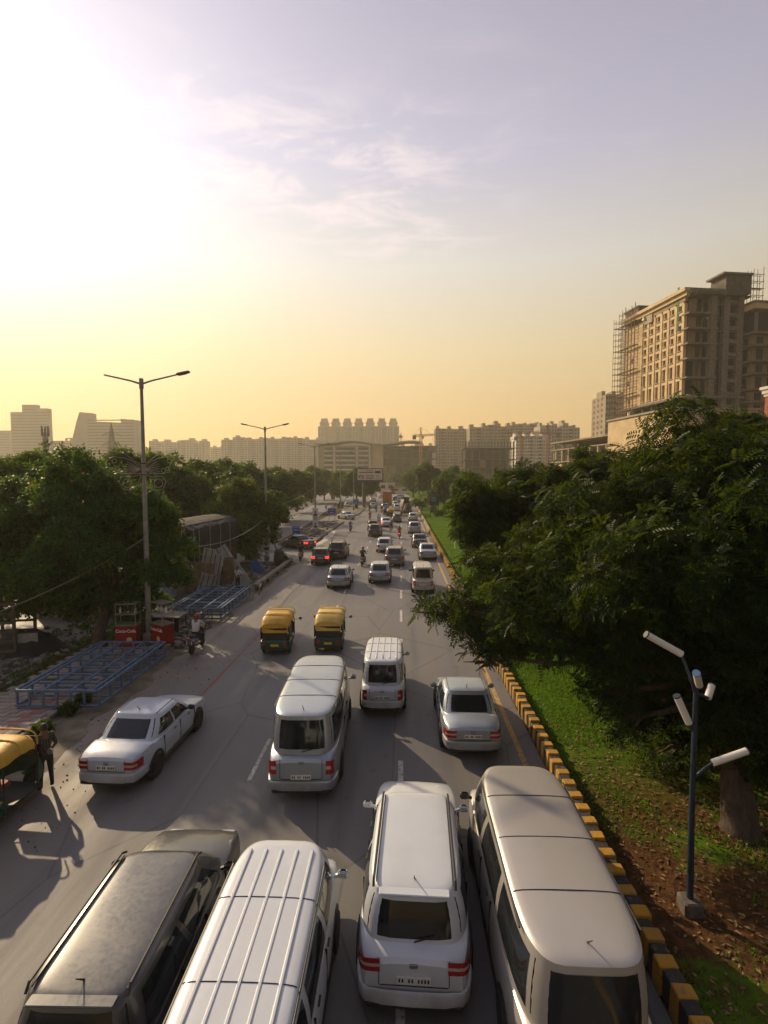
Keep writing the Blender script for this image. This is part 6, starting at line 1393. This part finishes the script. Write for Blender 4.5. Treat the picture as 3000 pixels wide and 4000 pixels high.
# ================================================================== PEOPLE
def body_mesh(name, J, E, zones):
    """J: joint -> (x, y, z, radius); E: list of (a, b, zone); one continuous skin over the skeleton"""
    ks = list(J); me = bpy.data.meshes.new(name); me.from_pydata([J[k][:3] for k in ks], [(ks.index(a), ks.index(b)) for a, b, _ in E], [])
    o = bpy.data.objects.new(name, me); COL.objects.link(o); sk = o.modifiers.new('skin', 'SKIN'); sk.use_smooth_shade = True
    for i, k in enumerate(ks): r = J[k][3]; me.skin_vertices[0].data[i].radius = (r, r) if not isinstance(r, tuple) else r
    for i, k in enumerate(ks): me.skin_vertices[0].data[i].use_root = (k == 'pelvis')
    su = o.modifiers.new('sub', 'SUBSURF'); su.levels = 2; su.render_levels = 2
    out = bpy.data.meshes.new_from_object(o.evaluated_get(bpy.context.evaluated_depsgraph_get())); bpy.data.objects.remove(o); bpy.data.meshes.remove(me); out.name = name
    segs = [(Vector(J[a][:3]), Vector(J[b][:3]), z) for a, b, z in E]; out.materials.clear()
    for _ in range(5): out.materials.append(M_BLACK)
    for pl in out.polygons:
        c = pl.center; best, bz = 9, 0
        for a, b_, z in segs:
            d = b_ - a; f = max(0, min(1, (c - a).dot(d) / max(1e-9, d.length_squared))); e = (c - a - d * f).length
            if e < best: best, bz = e, z
        pl.material_index = bz
    return out
def skeleton(pose):
    J = {}; E = []
    if pose == 'ride':
        J.update(pelvis=(0, -.18, .88, .135), spine=(0, -.14, 1.06, .128), chest=(0, -.04, 1.28, .15), neck=(0, .02, 1.45, .058), head=(0, .05, 1.56, .085), crown=(0, .05, 1.64, .088))
        for s, n in ((-1, 'l'), (1, 'r')): J.update({n + 'sh': (s * .17, 0, 1.38, .07), n + 'el': (s * .27, .20, 1.16, .048), n + 'wr': (s * .30, .42, 1.07, .034), n + 'ha': (s * .30, .50, 1.05, .036), n + 'hip': (s * .11, -.10, .84, .10), n + 'kn': (s * .21, .26, .74, .066), n + 'an': (s * .19, .05, .34, .046), n + 'to': (s * .20, .20, .29, .04)})
    else:
        J.update(pelvis=(0, 0, .93, .135), spine=(0, .01, 1.12, .125), chest=(0, 0, 1.33, .15), neck=(0, .01, 1.49, .056), head=(0, .025, 1.58, .084), crown=(0, .01, 1.66, .088), nose=(0, .115, 1.575, .014))
        for s, n in ((-1, 'l'), (1, 'r')):
            J.update({n + 'sh': (s * .18, 0, 1.41, .066), n + 'hip': (s * .10, 0, .87, .098), n + 'kn': (s * .12, .02, .48, .064), n + 'an': (s * .13, -.01, .09, .045), n + 'to': (s * .155, .14, .04, .042)})
            if pose == 'hips': J.update({n + 'el': (s * .40, -.06, 1.20, .046), n + 'wr': (s * .21, .05, 1.02, .034), n + 'ha': (s * .17, .10, .99, .034)})
            else: J.update({n + 'el': (s * .25, -.03, 1.15, .048), n + 'wr': (s * (.22 if s > 0 else .05), .14 if s > 0 else .22, .98 if s > 0 else 1.14, .034), n + 'ha': (s * (.2 if s > 0 else -.02), .2 if s > 0 else .25, .93 if s > 0 else 1.16, .034)})
            h = J[n + 'ha']
            for q in range(4): J[n + 'f%d' % q] = (h[0] + (q - 1.5) * .018, h[1] + .07 - .008 * abs(q - 1.5), h[2] - .03, .0095)
            J[n + 'th'] = (h[0] - s * .045, h[1] + .03, h[2] + .015, .011)
    E += [('pelvis', 'spine', 1), ('spine', 'chest', 1), ('chest', 'neck', 0), ('neck', 'head', 0), ('head', 'crown', 4)]
    if 'nose' in J: E.append(('head', 'nose', 0))
    for n in 'lr':
        E += [('chest', n + 'sh', 1), (n + 'sh', n + 'el', 1), (n + 'el', n + 'wr', 0), (n + 'wr', n + 'ha', 0), ('pelvis', n + 'hip', 2), (n + 'hip', n + 'kn', 2), (n + 'kn', n + 'an', 2), (n + 'an', n + 'to', 3)]
        if n + 'th' in J: E += [(n + 'ha', n + 'f%d' % q, 0) for q in range(4)] + [(n + 'ha', n + 'th', 0)]
    return J, E
BODY = {p_: body_mesh('body', *skeleton(p_), None) for p_ in ('stand', 'hips', 'ride')}
M_SK = mat('brown_skin', (.15, .075, .045), .6); M_HAIR = mat('black_hair', (.010, .009, .008), .6)
CL = {k: mat('cloth_' + k, c, .85, .12, 12.0, .15) for k, c in dict(white=(.56, .54, .56), grey=(.16, .155, .15), black=(.018, .018, .02), navy=(.025, .035, .07), red=(.34, .035, .05), olive=(.07, .07, .04), brown=(.09, .06, .04), blue=(.08, .13, .24)).items()}
def plaid():
    m = bpy.data.materials.new('plaid_cloth'); m.use_nodes = True; t = NT(m.node_tree); b = t.n('ShaderNodeBsdfPrincipled', ins={'Roughness': .85}); t.n('ShaderNodeOutputMaterial', ins={0: b.outputs[0]}); v = t.n('ShaderNodeTexCoord').outputs['Object']
    w1 = t.n('ShaderNodeTexWave', bands_direction='X', ins={'Vector': v, 'Scale': 5.0}).outputs[1]; w2 = t.n('ShaderNodeTexWave', bands_direction='Z', ins={'Vector': v, 'Scale': 5.0}).outputs[1]
    t.t.links.new(t.mix(t.m('MULTIPLY', t.mapr(w1, .55, .7), t.mapr(w2, .4, .6)), (.022, .026, .022), (.14, .12, .09)), b.inputs['Base Color']); return m
def person(label, pose, loc, rz, shirt, legs, shoes='black', hair=None, group=None, helmet=None):
    t_ = thing('person', label, 'person', loc, rz, group); o = ob('body', BODY[pose], t_)
    for i, m in enumerate((M_SK, shirt if not isinstance(shirt, str) else CL[shirt], CL[legs], CL[shoes], hair or M_HAIR)):
        o.material_slots[i].link = 'OBJECT'; o.material_slots[i].material = m
    hy, hz = (.05, 1.615) if pose == 'ride' else (.015, 1.63)
    for s in (-1, 1): MB().lathe([(.004, -.012), (.026, -.008), (.026, .008), (.004, .012)], 8, (s * .085, hy + .005, hz - .03), 'x').build('ear', M_SK, t_)
    rows = [[(.096 * math.sin(a) * math.cos(q), hy - .012 + .108 * math.sin(a) * math.sin(q), hz + .012 + .105 * math.cos(a) - (.05 if math.sin(q) < 0 else -.015) * (a / 1.5) ** 2) for q in np.linspace(0, 6.2832, 17)[:-1]] for a in (.02, .4, .8, 1.15, 1.5)]
    if helmet:
        rows = [[(.135 * math.sin(a) * math.cos(q), hy + .15 * math.sin(a) * math.sin(q), hz + .145 * math.cos(a)) for q in np.linspace(0, 6.2832, 17)[:-1]] for a in (.02, .4, .8, 1.2, 1.6, 2.0)]; MB().grid(rows, closed=True).build('helmet', helmet, t_, 179)
    else: MB().grid(rows, closed=True).build('hair', hair or M_HAIR, t_, 179)
    return t_
person('man in a dark plaid shirt standing on the roadside by the parked rickshaw', 'stand', (-9.08, 12.62, .012), R(55), plaid(), 'black', 'black')
q = G(948, 2306, .08); person('man in a white T-shirt standing with hands on hips by the zinc sheets', 'hips', (-11.45, 35.9, .07), R(150), 'white', 'black', 'brown')

# motorbikes
def motorbike(label, loc, rz, col, scooter=False, lit=False, group='motorbikes in the traffic'):
    t_ = thing('scooter' if scooter else 'motorbike', label, 'scooter' if scooter else 'motorbike', loc, rz, group); pm_ = PA[col]
    r = .24 if scooter else .30; ty = MB().lathe([(r * .72, -.045), (r * .95, -.05), (r, -.02), (r, .02), (r * .95, .05), (r * .72, .045)], 18, (0, 0, 0), 'x').mesh('tyre', M_TYRE, 40); ri = MB().lathe([(.02, -.03), (r * .72, -.012), (r * .72, .012), (.02, .03)], 10, (0, 0, 0), 'x').mesh('rim', M_RIM, 40)
    for y in (-.62, .62): o = ob('wheel', ty, t_, (0, y, r)); ob('rim', ri, o)
    if scooter:
        MB().cbox((0, -.52, .58), (.34, .82, .34), .10).build('rear_body', pm_, t_, 40); MB().cbox((0, .46, .62), (.36, .12, .66), .05).build('leg_shield', pm_, t_, 40); MB().cbox((0, .05, .32), (.30, .70, .08), .02).build('footboard', M_TRIM, t_)
    else:
        rows = [[(w * math.cos(a), y, zc + h * math.sin(a)) for a in np.linspace(0, 6.2832, 11)[:-1]] for y, w, h, zc in ((-.05, .06, .05, .80), (.03, .12, .10, .82), (.20, .14, .12, .84), (.36, .10, .09, .86), (.44, .03, .03, .86))]
        MB().grid(rows, closed=True).build('fuel_tank', pm_, t_, 60); MB().cbox((0, .08, .46), (.24, .46, .34), .05).build('engine', M_STEEL, t_); MB().cbox((0, -.58, .74), (.18, .42, .14), .04).build('tail_cowl', pm_, t_); MB().tube([(.14, .2, .35), (.16, -.3, .32), (.17, -.75, .42)], [.03, .045, .05], 8).build('exhaust', M_RIM, t_)
    MB().cbox((0, -.30, .80), (.25, .72, .10), .04).build('seat', M_BLACK, t_)
    for s in (-1, 1): MB().tube([(s * .07, .62, r), (s * .07, .46, .92)], .022, 6).build('fork', M_RIM, t_); MB().lathe([(.01, -.01), (.055, -.01), (.055, .01), (.01, .01)], 8, (s * .36, .44, 1.24), 'y').build('mirror', M_RIM, t_); MB().box((s * .15, -.80, .66), (.05, .05, .05)).build('indicator', mat('amber', (.5, .18, .02), .4), t_)
    MB().tube([(-.36, .36, 1.03), (-.12, .46, 1.04), (.12, .46, 1.04), (.36, .36, 1.03)], .017, 6).build('handlebar', M_TRIM, t_); MB().lathe([(.02, -.06), (.09, -.04), (.10, .05), (.02, .06)], 10, (0, .60, .92), 'y').build('headlight', M_RIM, t_)
    MB().cbox((0, -.86, .74), (.18, .05, .08), .015).build('tail_light', M_TAILON if lit else M_TAIL, t_); MB().box((0, -.90, .58), (.26, .015, .13)).build('number_plate', M_PLATE, t_); MB().cbox((0, -.80, .58), (.14, .18, .18), .03).build('rear_mudguard', M_TRIM, t_)
    return t_
HB, HW, HR = mat('helmet_black', (.02, .02, .022), .25, coat=.5), mat('helmet_white', (.55, .54, .5), .25, coat=.5), mat('helmet_red', (.28, .03, .025), .3, coat=.5)
# (pixel, bike colour, scooter, lit, shirt, legs, helmet, words)
RID = [((745, 2559), 'navy', 1, 0, 'white', 'black', HR, 'blue scooter with a white plate beside the rubble and steel frame', 'rider in a white T-shirt on the blue scooter by the kerb', 0),
       ((1169, 2192), 'black', 0, 0, 'black', 'navy', None, 'black motorbike near the ringed drum', 'rider in dark clothes on the motorbike near the ringed drum', 4),
       ((1367, 2078), 'dgrey', 0, 0, 'grey', 'black', HW, 'grey motorbike alone beside the first island tip', 'rider in grey with a pale helmet beside the first island', 0),
       ((1415, 2214), 'dgrey', 0, 0, 'olive', 'black', HB, 'dark motorbike alone between the black utility car and middle lane', 'rider in olive between the lanes ahead of the silver hatchback', -3),
       ((1527, 2079), 'black', 0, 0, 'brown', 'black', HB, 'black motorbike beside the white sedan', 'rider in brown with a black helmet beside the white sedan', 0),
       ((1560, 2106), 'red', 1, 1, 'red', 'grey', HR, 'red scooter with a lit tail lamp on the lane dashes', 'rider in pinkish red on the red scooter', 0),
       ((1444, 2031), 'dgrey', 0, 0, 'red', 'black', HB, 'grey motorbike abreast of the second island tip', 'rider in a dark red shirt abreast of the second island tip', 0),
       ((1478, 2041), 'silver', 0, 0, 'white', 'navy', HW, 'silver motorbike ahead of the brown hatchback', 'rider in white with a pale helmet ahead of the brown hatchback', 0),
       ((1442, 1998), 'black', 0, 0, 'black', 'grey', HB, 'black motorbike hugging the second island kerb', 'rider in black hugging the second island kerb', 0),
       ((1469, 2001), 'navy', 0, 0, 'navy', 'black', HB, 'dark blue motorbike behind the far white hatchback', 'rider in navy behind the far white hatchback', 0),
       ((1490, 2004), 'black', 1, 1, 'black', 'black', HB, 'black scooter with a lit tail lamp beside the blue rickshaw', 'rider in black beside the blue rickshaw', 0),
       ((1272, 1991), 'dgrey', 0, 0, 'white', 'black', HW, 'grey motorbike riding alone on the service road', 'rider in white alone on the service road', 6)]
for (fx, fy), co, sc_, lit, sh, lg, hm, lb1, lb2, az in RID:
    p = G(fx, fy, -.01 if fx == 1272 else 0.0); y = p.y + .75
    motorbike(lb1, (p.x, y, p.z), R(az), co, bool(sc_), bool(lit)); person(lb2, 'ride', (p.x, y, p.z - .02 + (.0 if not sc_ else .0)), R(az), sh, lg, 'black', None, 'motorbike riders', hm)

# ================================================================== THE AIR
hb = MB(); hb.box((-100, 520, 68), (1620, 1180, 140))
hm = bpy.data.materials.new('haze_air'); hm.use_nodes = True; t = NT(hm.node_tree)
pv = t.n('ShaderNodeVolumePrincipled', ins={'Color': (.85, .81, .66, 1), 'Density': HAZE, 'Anisotropy': .35}); mo = t.n('ShaderNodeOutputMaterial'); t.t.links.new(pv.outputs[0], mo.inputs['Volume'])
tag(hb.build('haze', hm), 'pale dusty haze filling the air between the camera and city towers', 'haze', kind='stuff')
